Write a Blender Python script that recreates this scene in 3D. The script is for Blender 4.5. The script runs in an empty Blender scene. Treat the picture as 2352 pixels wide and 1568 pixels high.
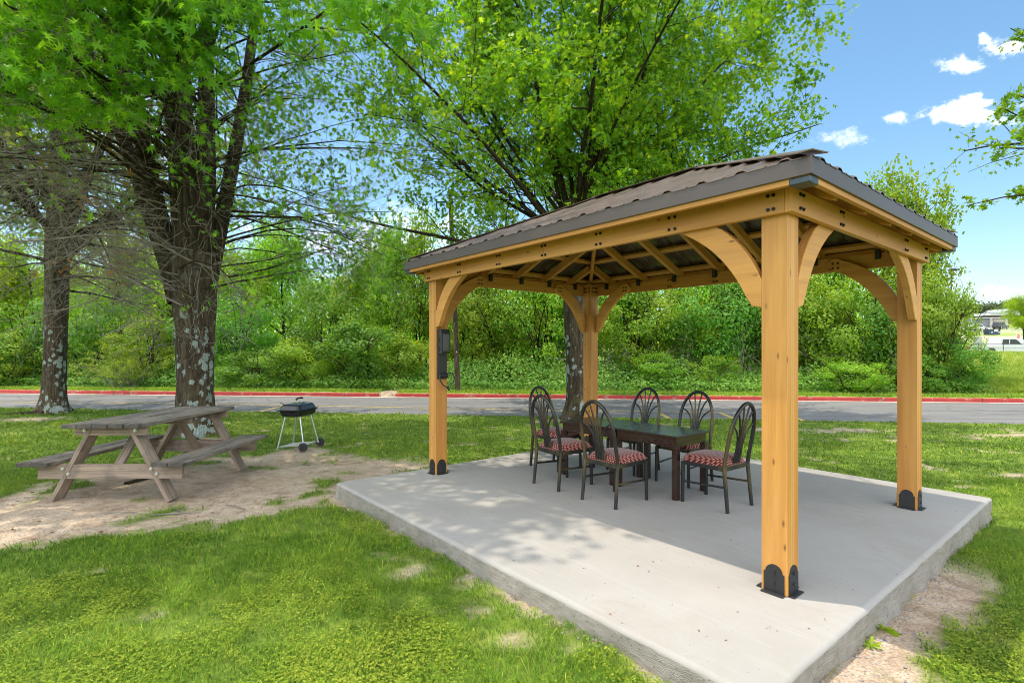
import bpy, bmesh, math, random
import numpy as np
from mathutils import Vector, Matrix

SC = bpy.context.scene
COL = SC.collection
RNG = np.random.default_rng(7)
random.seed(7)
R = math.radians

# ------------------------------------------------------------------ layout
CAM_H = 1.3588            # eye height over the slab top (z = 0)
F = 1217.45               # focal length, in 2352-pixel-wide photo units
HY = 801.67               # horizon row
A0 = np.array([1.5066, 2.9005])            # near post corner of the pavilion
UD = np.array([-.63498, .77253])           # along the long beam
VD = np.array([.77253, .63498])            # along the short beam
ROT = math.atan2(VD[1], VD[0])
W, L, PS = 2.6145, 3.8111, .142            # post frame width, length, post size


def sstep(a, b, x):
    t = np.clip((x - a) / (b - a), 0, 1)
    return t * t * (3 - 2 * t)


def road_near(x):
    return 13.40 - .1274 * x


def kerb_line(x):
    return 18.41 - .101 * x


ROAD_Z = -.34


def gz(x, y):
    """ground height, numpy friendly"""
    x = np.asarray(x, float); y = np.asarray(y, float)
    z = -.10 - .02 * np.maximum(0, y - 2) - .01 * np.clip(x, -6, 6)
    k = sstep(-3.0, 0.0, y - road_near(x))
    z = z * (1 - k) + (ROAD_Z + .02) * k
    inroad = y > road_near(x)
    z = np.where(inroad, ROAD_Z - .03, z)
    yk = kerb_line(x)
    beyond = -.19 + .03 * np.clip(y - yk - 1.0, 0, 27) + np.where(y > 65, .075 * np.clip(y - 65, 0, 200), 0)
    z = np.where(y > yk + .08, beyond, z)
    return z


def gz1(x, y):
    return float(gz(x, y))


def at(px, py, z=0.0):
    Y = F * (z - CAM_H) / (HY - py)
    return ((px - 1176) / F * Y, Y)


def atg(px, py):
    z = -.15
    for _ in range(30):
        p = at(px, py, z); z = gz1(*p)
    return (p[0], p[1], z)


def atd(px, py, Y):
    return ((px - 1176) / F * Y, Y, CAM_H + (HY - py) / F * Y)


def uvw(u, v, z=0.0):
    p = A0 + u * UD + v * VD
    return (float(p[0]), float(p[1]), z)


def to_uv(x, y):
    x = np.asarray(x) - A0[0]; y = np.asarray(y) - A0[1]
    return x * UD[0] + y * UD[1], x * VD[0] + y * VD[1]


# ------------------------------------------------------------------ objects
def tag(o, label=None, cat=None, group=None, kind=None):
    if label: o['label'] = label
    if cat: o['category'] = cat
    if group: o['group'] = group
    if kind: o['kind'] = kind
    return o


def thing(name, label, cat, loc=(0, 0, 0), rz=0.0, group=None):
    o = bpy.data.objects.new(name, None)
    COL.objects.link(o)
    o.location = loc; o.rotation_euler = (0, 0, rz)
    o.empty_display_size = .1
    return tag(o, label, cat, group)


def link(name, me, mat=None, parent=None):
    o = bpy.data.objects.new(name, me)
    COL.objects.link(o)
    if mat is not None and len(me.materials) == 0:
        for m in (mat if isinstance(mat, (list, tuple)) else [mat]):
            me.materials.append(m)
    if parent is not None: o.parent = parent
    return o


def copy_tree(o, parent=None):
    c = o.copy(); COL.objects.link(c)
    if parent is not None: c.parent = parent
    for ch in list(o.children):
        copy_tree(ch, c)
    return c


class MB:
    """collects loose faces into one mesh"""
    def __init__(s):
        s.v = []; s.f = []; s.m = []; s.sm = []; s.tone = []

    def add(s, verts, faces, mi=0, smooth=False, tone=0.5):
        b = len(s.v)
        s.v += [tuple(map(float, p)) for p in verts]
        for f in faces:
            s.f.append([b + i for i in f]); s.m.append(mi); s.sm.append(smooth); s.tone.append(tone)
        return s

    def box(s, x0, x1, y0, y1, z0, z1, M=None, bev=0.0, **k):
        bm = bmesh.new()
        bmesh.ops.create_cube(bm, size=1)
        for v in bm.verts:
            v.co = Vector((x0 + (v.co.x + .5) * (x1 - x0), y0 + (v.co.y + .5) * (y1 - y0), z0 + (v.co.z + .5) * (z1 - z0)))
        if bev > 0:
            bmesh.ops.bevel(bm, geom=bm.edges[:], offset=bev, segments=2, affect='EDGES', profile=.5)
        s.bm(bm, M, **k)
        return s

    def bm(s, bm, M=None, **k):
        bm.verts.index_update()
        vs = [(M @ v.co) if M is not None else v.co.copy() for v in bm.verts]
        fs = [[v.index for v in f.verts] for f in bm.faces]
        s.add(vs, fs, **k); bm.free()
        return s

    def tube(s, pts, rad, n=8, cap=True, smooth=True, **k):
        pts = [Vector(p) for p in pts]
        m = len(pts)
        if not isinstance(rad, (list, tuple, np.ndarray)): rad = [rad] * m
        t0 = (pts[1] - pts[0]).normalized()
        ref = Vector((0, 0, 1)) if abs(t0.z) < .9 else Vector((1, 0, 0))
        nx = t0.cross(ref).normalized()
        vs = []; prev = t0
        for i, p in enumerate(pts):
            t = ((pts[min(i + 1, m - 1)] - pts[max(i - 1, 0)])).normalized()
            q = prev.rotation_difference(t); nx = (q @ nx); nx = (nx - t * nx.dot(t)).normalized(); prev = t
            ny = t.cross(nx)
            for j in range(n):
                a = 2 * math.pi * j / n
                vs.append(p + (nx * math.cos(a) + ny * math.sin(a)) * float(rad[i]))
        fs = []
        for i in range(m - 1):
            for j in range(n):
                a = i * n + j; b = i * n + (j + 1) % n
                fs.append([a, b, b + n, a + n])
        s.add(vs, fs, smooth=smooth, **k)
        if cap:
            s.add(vs[:n], [list(range(n))[::-1]], **k)
            s.add(vs[-n:], [list(range(n))], **k)
        return s

    def prism(s, outline, y0, y1, M=None, **k):
        """outline in (x, z), extruded along y"""
        n = len(outline)
        vs = [Vector((x, y0, z)) for x, z in outline] + [Vector((x, y1, z)) for x, z in outline]
        if M is not None: vs = [M @ v for v in vs]
        fs = [list(range(n)), list(range(2 * n - 1, n - 1, -1))]
        for i in range(n):
            j = (i + 1) % n
            fs.append([j, i, i + n, j + n])
        s.add(vs, fs, **k)
        return s

    def mesh(s, name):
        me = bpy.data.meshes.new(name)
        me.from_pydata(s.v, [], s.f)
        me.polygons.foreach_set('material_index', s.m)
        me.polygons.foreach_set('use_smooth', s.sm)
        at_ = me.attributes.new('tone', 'FLOAT', 'FACE')
        at_.data.foreach_set('value', s.tone)
        me.validate(); me.update()
        bm = bmesh.new(); bm.from_mesh(me)
        bmesh.ops.recalc_face_normals(bm, faces=bm.faces[:])
        bm.to_mesh(me); bm.free()
        return me

    def build(s, name, mat, parent=None):
        return link(name, s.mesh(name), mat, parent)


def np_mesh(name, verts, loops, starts, totals, attrs=None, smooth=False):
    """fast mesh from flat arrays"""
    me = bpy.data.meshes.new(name)
    me.vertices.add(len(verts)); me.vertices.foreach_set('co', np.ascontiguousarray(verts, np.float32).ravel())
    me.loops.add(len(loops)); me.loops.foreach_set('vertex_index', np.ascontiguousarray(loops, np.int32))
    me.polygons.add(len(starts))
    me.polygons.foreach_set('loop_start', np.ascontiguousarray(starts, np.int32))
    try:
        me.polygons.foreach_set('loop_total', np.ascontiguousarray(totals, np.int32))
    except Exception:
        pass
    me.polygons.foreach_set('use_smooth', np.full(len(starts), smooth))
    for k, (dom, val) in (attrs or {}).items():
        a = me.attributes.new(k, 'FLOAT', dom)
        a.data.foreach_set('value', np.ascontiguousarray(val, np.float32))
    me.update(calc_edges=True)
    return me


def xform_from(p0, p1, up=(0, 0, 1)):
    p0 = Vector(p0); p1 = Vector(p1)
    x = (p1 - p0).normalized(); u = Vector(up)
    y = u.cross(x)
    if y.length < 1e-5: y = Vector((0, 1, 0)).cross(x)
    y.normalize(); z = x.cross(y)
    M = Matrix((x, y, z)).transposed().to_4x4(); M.translation = p0
    return M, (p1 - p0).length


def timber(name, p0, p1, w, h, mat, parent, up=(0, 0, 1), bev=.003, extra=None, plies=None):
    """sawn board: length along its local X, w along Y, h along Z"""
    M, l = xform_from(p0, p1, up)
    mb = MB()
    if plies:
        n = len(plies)
        for i, t in enumerate(plies):
            mb.box(0, l, -w / 2 + w * i / n, -w / 2 + w * (i + 1) / n, -h / 2, h / 2, bev=.0022, tone=t)
    else:
        mb.box(0, l, -w / 2, w / 2, -h / 2, h / 2, bev=bev, tone=random.uniform(.3, .7))
    o = mb.build(name, mat, parent)
    o.matrix_basis = M
    return o


# ------------------------------------------------------------------ materials
class NT:
    def __init__(s, name):
        s.m = bpy.data.materials.new(name); s.m.use_nodes = True
        s.t = s.m.node_tree; s.t.nodes.clear()
        s.out = s.n('ShaderNodeOutputMaterial')

    def n(s, typ, **kw):
        nd = s.t.nodes.new(typ)
        for k, v in kw.items():
            if k.startswith('i_'):
                key = k[2:]
                key = int(key) if key.isdigit() else key.replace('_', ' ')
                s.set(nd.inputs[key], v)
            else: setattr(nd, k, v)
        return nd

    def set(s, inp, v):
        if isinstance(v, bpy.types.NodeSocket): s.t.links.new(v, inp)
        elif isinstance(v, bpy.types.Node): s.t.links.new(v.outputs[0], inp)
        else: inp.default_value = v

    def coord(s, which='Object'):
        return s.n('ShaderNodeTexCoord').outputs[which]

    def mapping(s, vec, scale=(1, 1, 1), loc=(0, 0, 0)):
        m = s.n('ShaderNodeMapping'); s.set(m.inputs['Vector'], vec)
        s.set(m.inputs['Scale'], scale); s.set(m.inputs['Location'], loc)
        return m.outputs[0]

    def noise(s, vec, scale, detail=4, rough=.55, dist=0.0):
        nd = s.n('ShaderNodeTexNoise'); s.set(nd.inputs['Vector'], vec)
        nd.inputs['Scale'].default_value = scale; nd.inputs['Detail'].default_value = detail
        nd.inputs['Roughness'].default_value = rough; nd.inputs['Distortion'].default_value = dist
        return nd.outputs['Fac']

    def vor(s, vec, scale, feat='F1', out='Distance', rnd=1.0):
        nd = s.n('ShaderNodeTexVoronoi', feature=feat); s.set(nd.inputs['Vector'], vec)
        nd.inputs['Scale'].default_value = scale; nd.inputs['Randomness'].default_value = rnd
        return nd.outputs[out]

    def ramp(s, fac, stops, interp='LINEAR'):
        nd = s.n('ShaderNodeValToRGB'); s.set(nd.inputs[0], fac)
        cr = nd.color_ramp; cr.interpolation = interp
        while len(cr.elements) < len(stops): cr.elements.new(.5)
        for e, (p, c) in zip(cr.elements, stops):
            e.position = p
            c = (c, c, c) if isinstance(c, (int, float)) else c
            e.color = (*c[:3], 1)
        return nd.outputs[0]

    def mix(s, fac, a, b, mode='MIX'):
        nd = s.n('ShaderNodeMix', data_type='RGBA', blend_type=mode)
        s.set(nd.inputs[0], fac)
        for i, v in ((6, a), (7, b)):
            if isinstance(v, tuple) and len(v) == 3: v = (*v, 1)
            s.set(nd.inputs[i], v)
        return nd.outputs[2]

    def math(s, op, a, b=0.0, clamp=False):
        nd = s.n('ShaderNodeMath', operation=op, use_clamp=clamp)
        s.set(nd.inputs[0], a); s.set(nd.inputs[1], b)
        return nd.outputs[0]

    def attr(s, name, out='Fac'):
        return s.n('ShaderNodeAttribute', attribute_name=name).outputs[out]

    def rand(s):
        return s.n('ShaderNodeObjectInfo').outputs['Random']

    def bump(s, h, strength=.3, dist=.01):
        nd = s.n('ShaderNodeBump'); nd.inputs['Strength'].default_value = strength
        nd.inputs['Distance'].default_value = dist; s.set(nd.inputs['Height'], h)
        return nd.outputs[0]

    def bsdf(s, color, rough=.6, metal=0.0, normal=None, spec=.5, **kw):
        nd = s.n('ShaderNodeBsdfPrincipled')
        if isinstance(color, tuple): color = (*color[:3], 1)
        s.set(nd.inputs['Base Color'], color); s.set(nd.inputs['Roughness'], rough)
        s.set(nd.inputs['Metallic'], metal); s.set(nd.inputs['Specular IOR Level'], spec)
        if normal is not None: s.set(nd.inputs['Normal'], normal)
        for k, v in kw.items(): s.set(nd.inputs[k.replace('_', ' ')], v)
        return nd.outputs[0]

    def done(s, sh):
        s.t.links.new(sh, s.out.inputs['Surface'])
        return s.m


def plain(name, c, rough=.5, metal=0.0, var=.12, scale=30, bump=.0, spec=.5):
    n = NT(name); v = n.coord()
    f = n.noise(v, scale, 4)
    lo = tuple(x * (1 - var) for x in c); hi = tuple(min(1, x * (1 + var)) for x in c)
    col = n.ramp(f, [(.3, lo), (.7, hi)])
    nb = n.bump(f, bump, .003) if bump else None
    return n.done(n.bsdf(col, rough, metal, nb, spec))


def rvec(n, v, k=37.0):
    """offset a coordinate by the object's random number"""
    r = n.rand()
    c = n.n('ShaderNodeCombineXYZ'); n.set(c.inputs[0], n.math('MULTIPLY', r, k)); n.set(c.inputs[1], n.math('MULTIPLY', r, k * .61)); n.set(c.inputs[2], n.math('MULTIPLY', r, k * .37))
    a = n.n('ShaderNodeVectorMath', operation='ADD'); n.set(a.inputs[0], v); n.set(a.inputs[1], c.outputs[0])
    return a.outputs[0]


def mat_cedar():
    n = NT('stained_cedar'); v = rvec(n, n.coord())
    g = n.noise(n.mapping(v, (1.1, 26, 26)), 1.0, 5, .6, .6)
    fine = n.noise(n.mapping(v, (6, 190, 190)), 1.0, 3, .6)
    broad = n.noise(n.mapping(v, (.9, 7, 7)), 1.0, 2, .5)
    col = n.ramp(g, [(.25, (.45, .185, .038)), (.5, (.60, .272, .056)), (.78, (.70, .355, .090))])
    rings = n.n('ShaderNodeTexWave', wave_type='BANDS', bands_direction='Y'); n.set(rings.inputs['Vector'], n.mapping(v, (.35, 9, 5))); rings.inputs['Scale'].default_value = 1.6; rings.inputs['Distortion'].default_value = 5; rings.inputs['Detail'].default_value = 3; rings.inputs['Detail Scale'].default_value = .7
    col = n.mix(n.ramp(rings.outputs[1], [(.45, 0.0), (.95, .42)]), col, (.33, .125, .022))
    col = n.mix(n.math('MULTIPLY', fine, .42), col, (.30, .125, .03))
    tone = n.math('ADD', n.attr('tone'), n.math('SUBTRACT', broad, .5))
    col = n.mix(n.math('MULTIPLY', n.math('SUBTRACT', tone, .25, True), .55, True), col, (.76, .43, .14))
    # knots: small dark ovals, elongated along the board
    kv = n.n('ShaderNodeTexVoronoi'); n.set(kv.inputs['Vector'], n.mapping(v, (6.5, 17, 17))); kv.inputs['Scale'].default_value = 1.0
    sel = n.n('ShaderNodeSeparateColor'); n.set(sel.inputs[0], kv.outputs['Color'])
    kc = n.math('MULTIPLY', n.ramp(kv.outputs['Distance'], [(.07, 1.0), (.11, .5), (.19, 0.0)]), n.math('GREATER_THAN', sel.outputs[0], .62))
    col = n.mix(n.math('MULTIPLY', kc, .85), col, (.16, .06, .02))
    nb = n.bump(n.math('ADD', g, fine), .18, .002)
    return n.done(n.bsdf(col, .52, 0, nb, .35))


def mat_weathered(name='weathered_timber', d=1.0, gy=0.0):
    n = NT(name); v = rvec(n, n.coord())
    g = n.noise(n.mapping(v, (1.2, 34, 34)), 1.0, 6, .65, 1.2)
    fine = n.noise(n.mapping(v, (8, 170, 170)), 1.0, 4, .65)
    st = n.noise(v, 5, 4, .6)
    col = n.ramp(g, [(.28, (.15, .115, .088)), (.5, (.33, .253, .192)), (.75, (.47, .375, .295))])
    col = n.mix(n.ramp(st, [(.5, 0.0), (.72, .75)]), col, (.10, .092, .085))
    col = n.mix(n.math('MULTIPLY', fine, .45), col, (.12, .095, .075))
    col = n.mix(n.ramp(n.attr('tone'), [(.0, .7), (.45, .0)]), col, (.085, .08, .073))
    if gy:
        stn = n.noise(n.mapping(v, (1.6, 9, 9)), 1.0, 6, .7, .6)
        col = n.mix(gy, col, n.ramp(g, [(.3, (.10, .098, .092)), (.55, (.235, .225, .21)), (.75, (.36, .345, .32))]))
        col = n.mix(n.ramp(stn, [(.47, 0.0), (.64, .8)]), col, (.055, .05, .045))
        ends = n.n('ShaderNodeSeparateXYZ'); n.set(ends.inputs[0], n.coord())
        col = n.mix(n.math('MULTIPLY', n.ramp(n.math('ADD', n.math('ABSOLUTE', ends.outputs[0]), n.math('MULTIPLY', n.math('SUBTRACT', st, .5), .22)), [(.80, 0.0), (.91, .8)]), 1.0), col, (.05, .046, .042))
    nb = n.bump(n.math('ADD', g, fine), .6, .004)
    return n.done(n.bsdf(col, .85, 0, nb, .2))


def mat_bark(lichen=1.0, dark=1.0, name='lichen_bark'):
    n = NT(name); v = n.coord()
    r = n.noise(n.mapping(v, (11, 11, 1.6)), 1.0, 6, .62, .8)
    fis = n.vor(n.mapping(v, (17, 17, 3.0)), 1.0, 'DISTANCE_TO_EDGE')
    f2 = n.noise(v, 60, 4, .6)
    d = dark
    col = n.ramp(r, [(.28, (.026 * d, .018 * d, .013 * d)), (.5, (.080 * d, .058 * d, .040 * d)), (.72, (.165 * d, .128 * d, .094 * d))])
    col = n.mix(n.ramp(fis, [(.0, .75), (.12, 0.0)]), col, (.03 * d, .024 * d, .02 * d))
    z = n.n('ShaderNodeSeparateXYZ'); n.set(z.inputs[0], v)
    # green-brown algae lower down, crusty blue-grey lichen rosettes near the foot
    alg = n.math('MULTIPLY', n.ramp(n.noise(v, 4.2, 5, .6), [(.45, 0.0), (.62, .55)]), n.ramp(z.outputs[2], [(.0, 1.0), (1.0, .15)]))
    col = n.mix(alg, col, (.15, .13, .045))
    if lichen > 0:
        nz = n.noise(v, 13, 6, .72, .5)
        zz = n.n('ShaderNodeMapRange'); n.set(zz.inputs[0], z.outputs[2]); zz.inputs[1].default_value = 0; zz.inputs[2].default_value = 2.6
        low = n.ramp(zz.outputs[0], [(.0, 1.0), (.45, .85), (.75, .28), (1.0, .05)])
        cover = n.math('ADD', n.noise(n.mapping(v, (1, 1, .7)), 2.4, 3, .55), n.math('MULTIPLY', low, .05))
        lv = n.vor(n.mapping(v, (1, 1, .85)), 7.0)
        ro = n.math('ADD', lv, n.math('MULTIPLY', n.math('SUBTRACT', nz, .5), 1.35))
        big = n.ramp(n.math('SUBTRACT', n.math('MULTIPLY', cover, 2.2), ro), [(.84, 0.0), (.90, 1.0)])
        mk = n.math('MULTIPLY', n.math('MULTIPLY', big, n.ramp(low, [(.0, .0), (.3, 1.0)])), lichen)
        lc = n.ramp(n.noise(v, 45, 4, .7), [(.35, (.17, .21, .19)), (.65, (.38, .43, .41))])
        col = n.mix(mk, col, lc)
    nb = n.bump(n.math('ADD', n.math('ADD', r, n.math('MULTIPLY', fis, 1.2)), n.math('MULTIPLY', f2, .3)), .9, .03)
    return n.done(n.bsdf(col, .92, 0, nb, .15))


def mat_leaf(name, dark, mid, light, trans=.45, tint=1.15, rough=.45, gloss=.35, upn=0.0):
    """leaf: per-leaf colour attribute, light passing through"""
    n = NT(name)
    a = n.attr('rnd'); oi = n.n('ShaderNodeObjectInfo')
    col = n.ramp(a, [(.0, dark), (.5, mid), (1.0, light)])
    hs = n.n('ShaderNodeHueSaturation'); n.set(hs.inputs['Color'], col)
    n.set(hs.inputs['Hue'], n.math('ADD', .485, n.math('MULTIPLY', oi.outputs['Random'], .03)))
    n.set(hs.inputs['Value'], n.math('ADD', .85, n.math('MULTIPLY', oi.outputs['Random'], .3)))
    col = hs.outputs[0]
    nrm = None
    if upn:      # blades stand so thickly that their tips shade like one upward-facing nap
        ge = n.n('ShaderNodeNewGeometry'); mv = n.n('ShaderNodeMix', data_type='VECTOR')
        mv.inputs[0].default_value = upn; n.set(mv.inputs[4], ge.outputs['Normal']); mv.inputs[5].default_value = (0, 0, 1)
        nn = n.n('ShaderNodeVectorMath', operation='NORMALIZE'); n.set(nn.inputs[0], mv.outputs[1]); nrm = nn.outputs[0]
    p = n.bsdf(col, rough, 0, nrm, gloss)
    t = n.n('ShaderNodeBsdfTranslucent')
    tc = n.mix(1.0, col, (1.25 * tint, 1.05 * tint, .42, 1), 'MULTIPLY')
    n.set(t.inputs[0], tc)
    ms = n.n('ShaderNodeMixShader'); ms.inputs[0].default_value = trans
    n.t.links.new(p, ms.inputs[1]); n.t.links.new(t.outputs[0], ms.inputs[2])
    return n.done(ms.outputs[0])


def mat_concrete(side=False):
    n = NT('concrete_slab_side' if side else 'concrete_slab_top'); v = n.coord()
    m = n.noise(v, 1.3, 5, .6); m2 = n.noise(v, 9, 4, .6); fine = n.noise(v, 240, 2, .5)
    if side:
        ver = n.noise(n.mapping(v, (14, 14, 60)), 1.0, 4, .6)
        col = n.ramp(n.math('ADD', n.math('MULTIPLY', m2, .5), n.math('MULTIPLY', ver, .5)), [(.3, (.24, .215, .18)), (.65, (.37, .34, .295))])
        pit = n.ramp(n.vor(v, 38), [(.10, 1.0), (.2, 0.0)])
        col = n.mix(n.math('MULTIPLY', pit, .75), col, (.12, .10, .08))
        nb = n.bump(n.math('ADD', n.math('ADD', m2, ver), fine), .7, .012)
        return n.done(n.bsdf(col, .95, 0, nb, .15))
    col = n.ramp(m, [(.3, (.30, .284, .262)), (.7, (.35, .334, .312))])
    col = n.mix(n.ramp(m2, [(.45, 0.0), (.75, .22)]), col, (.30, .275, .24))
    col = n.mix(n.math('MULTIPLY', n.math('SUBTRACT', fine, .35, True), .35), col, (.36, .34, .32))
    # scattered crumbs of dirt and small pits
    sp = n.vor(n.mapping(v, (1, 1, .01)), 26)
    big = n.noise(v, 3.0, 3, .5)
    spm = n.math('MULTIPLY', n.ramp(sp, [(.05, 1.0), (.10, 0.0)]), n.ramp(big, [(.45, 0.1), (.62, .9)]))
    col = n.mix(spm, col, (.10, .085, .065))
    sp2 = n.vor(n.mapping(v, (1, 1, .01)), 11)
    col = n.mix(n.math('MULTIPLY', n.ramp(sp2, [(.045, 1.0), (.075, 0.0)]), n.ramp(n.noise(v, 1.7, 3, .5), [(.48, 0.0), (.6, .85)])), col, (.11, .085, .06))
    du = n.noise(n.mapping(v, (1, 1, 1), (5, 2, 0)), .9, 6, .7, .8)
    col = n.mix(n.ramp(du, [(.50, 0.0), (.68, .55)]), col, (.285, .255, .215))
    tw_ = n.noise(n.mapping(v, (22, 1.3, 1)), 1.0, 4, .6, 1.2)
    col = n.mix(n.ramp(tw_, [(.3, .28), (.5, 0.0)]), col, (.40, .385, .36))
    sc = n.noise(n.mapping(v, (30, 4, 1)), 1.0, 2, .5, 2.0)
    col = n.mix(n.ramp(sc, [(.70, 0.0), (.76, .25)]), col, (.38, .34, .29))
    nb = n.bump(n.math('ADD', m2, n.math('MULTIPLY', fine, .6)), .16, .004)
    return n.done(n.bsdf(col, .88, 0, nb, .25))


def mat_ground():
    n = NT('ground_soil'); v = n.coord()
    a = n.noise(v, 1.1, 6, .62); b = n.noise(v, 8, 6, .65); c = n.noise(v, 70, 4, .7)
    dirt = n.ramp(b, [(.28, (.30, .205, .135)), (.5, (.50, .385, .275)), (.72, (.63, .525, .405))])
    dirt = n.mix(n.ramp(a, [(.4, 0.0), (.65, .6)]), dirt, (.60, .49, .40))
    dirt = n.mix(n.ramp(c, [(.36, .75), (.55, 0.0)]), dirt, (.22, .145, .095))
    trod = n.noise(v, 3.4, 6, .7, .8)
    dirt = n.mix(n.ramp(trod, [(.30, .75), (.47, 0.0)]), dirt, (.20, .135, .09))  # darker stains, with the shade of footprints put into the colour
    peb = n.ramp(n.vor(v, 55), [(.06, 1.0), (.11, 0.0)])
    dirt = n.mix(n.math('MULTIPLY', peb, n.ramp(n.noise(v, 2.2, 3), [(.45, 0.0), (.6, .8)])), dirt, (.55, .52, .48))
    crk = n.ramp(n.noise(n.mapping(v, (10, 34, 1)), 1.0, 5, .7, 3.0), [(.60, 0.0), (.70, .55)])
    dirt = n.mix(crk, dirt, (.12, .075, .05))
    green = n.ramp(n.noise(v, 5, 6, .7), [(.3, (.07, .12, .02)), (.6, (.20, .27, .04)), (.8, (.32, .31, .10))])
    far = n.ramp(n.noise(v, .35, 6, .7), [(.35, (.16, .25, .04)), (.65, (.34, .38, .09))])
    g2 = n.mix(n.attr('far'), green, far)
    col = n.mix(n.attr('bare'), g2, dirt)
    col = n.mix(n.attr('pale'), col, n.ramp(b, [(.3, (.50, .46, .40)), (.7, (.38, .355, .31))]))
    nb = n.bump(n.math('ADD', b, n.math('MULTIPLY', c, .8)), .8, .02)
    return n.done(n.bsdf(col, .95, 0, nb, .1))


def mat_asphalt():
    n = NT('worn_asphalt'); v = n.coord()
    a = n.noise(n.mapping(v, (.35, 2.2, 1)), 1.0, 5, .6); b = n.noise(v, 3, 5, .65); c = n.noise(v, 160, 3, .7)
    st = n.noise(n.mapping(v, (.22, 7, 1)), 1.0, 5, .65, .4)
    col = n.ramp(a, [(.3, (.155, .152, .15)), (.7, (.235, .23, .225))])
    col = n.mix(n.ramp(st, [(.5, 0.0), (.68, .55)]), col, (.34, .33, .315))
    col = n.mix(n.ramp(st, [(.30, .6), (.42, 0.0)]), col, (.09, .09, .09))
    col = n.mix(n.math('MULTIPLY', c, .4), col, (.12, .118, .115))
    col = n.mix(n.ramp(b, [(.6, 0.0), (.75, .4)]), col, (.10, .10, .10))
    ck = n.vor(n.mapping(v, (.5, .9, 1)), .9, 'DISTANCE_TO_EDGE'); wv = n.noise(v, 2.5, 4)
    col = n.mix(n.math('MULTIPLY', n.ramp(n.math('ADD', ck, n.math('MULTIPLY', n.math('SUBTRACT', wv, .5), .03)), [(.006, 1.0), (.014, 0.0)]), .4), col, (.06, .06, .06))
    return n.done(n.bsdf(col, .9, 0, n.bump(c, .4, .006), .2))


def mat_paint(name, c, worn, wc, scale=6):
    n = NT(name); v = n.coord()
    w = n.noise(v, scale, 6, .7)
    col = n.mix(n.ramp(w, [(worn, 0.0), (worn + .08, 1.0)]), c, wc)
    d = n.noise(n.mapping(v, (3, 3, 20)), 1.0, 4, .6)
    col = n.mix(n.ramp(d, [(.5, 0.0), (.75, .45)]), col, tuple(x * .55 for x in c))
    return n.done(n.bsdf(col, .7, 0, n.bump(w, .3, .004), .3))


def mat_roof():
    n = NT('brown_roof_metal'); v = n.coord()
    a = n.noise(v, 4, 4, .6); b = n.noise(v, 60, 3, .6)
    col = n.ramp(a, [(.3, (.145, .10, .080)), (.7, (.205, .148, .122))])
    col = n.mix(n.ramp(b, [(.62, 0.0), (.75, .5)]), col, (.26, .22, .19))
    return n.done(n.bsdf(col, n.ramp(a, [(.3, .26), (.7, .36)]), .45, None, .5))


def mat_chair():
    n = NT('brushed_bronze_black'); v = n.coord()
    s = n.noise(n.mapping(v, (7, 7, 2.2)), 1.0, 3, .55)
    f = n.noise(n.mapping(v, (120, 120, 8)), 1.0, 3, .6)
    m = n.math('MULTIPLY', n.ramp(s, [(.53, 0.0), (.68, .9)]), n.ramp(f, [(.3, .5), (.7, 1.0)]))
    col = n.mix(m, (.012, .011, .011), (.15, .112, .045))
    return n.done(n.bsdf(col, n.math('ADD', .30, n.math('MULTIPLY', f, .16)), n.math('MULTIPLY', m, .65), None, .55))


def mat_seat():
    n = NT('maroon_tile_fabric'); v = n.coord()
    # rows of pale rounded lozenges with dark red outlines
    sx = n.n('ShaderNodeSeparateXYZ'); n.set(sx.inputs[0], n.mapping(v, (38, 38, 38)))
    y = n.math('ADD', sx.outputs[1], n.math('MULTIPLY', sx.outputs[2], 1.0))
    row = n.math('FLOOR', y)
    x = n.math('ADD', sx.outputs[0], n.math('MULTIPLY', n.math('MODULO', row, 2.0), .5))
    dx = n.math('ABSOLUTE', n.math('SUBTRACT', n.math('FRACT', x), .5))
    dy = n.math('ABSOLUTE', n.math('SUBTRACT', n.math('FRACT', y), .5))
    d = n.math('POWER', n.math('ADD', n.math('POWER', dx, 3.0), n.math('POWER', dy, 3.0)), .3333)
    col = n.ramp(d, [(.24, (.46, .225, .165)), (.32, (.36, .12, .09)), (.37, (.15, .022, .022)), (.46, (.075, .012, .013))])
    w = n.noise(v, 90, 2)
    col = n.mix(n.math('MULTIPLY', w, .3), col, (.12, .02, .02))
    return n.done(n.bsdf(col, .9, 0, n.bump(d, .25, .003), .15, Sheen_Weight=.25))


def mat_espresso():
    n = NT('espresso_table_laminate'); v = n.coord()
    g = n.noise(n.mapping(v, (3, 40, 40)), 1.0, 5, .6, .5)
    col = n.ramp(g, [(.3, (.018, .010, .008)), (.7, (.055, .026, .018))])
    return n.done(n.bsdf(col, n.ramp(n.noise(v, 7, 4), [(.3, .16), (.7, .27)]), 0, None, .5))


M = {}


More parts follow.
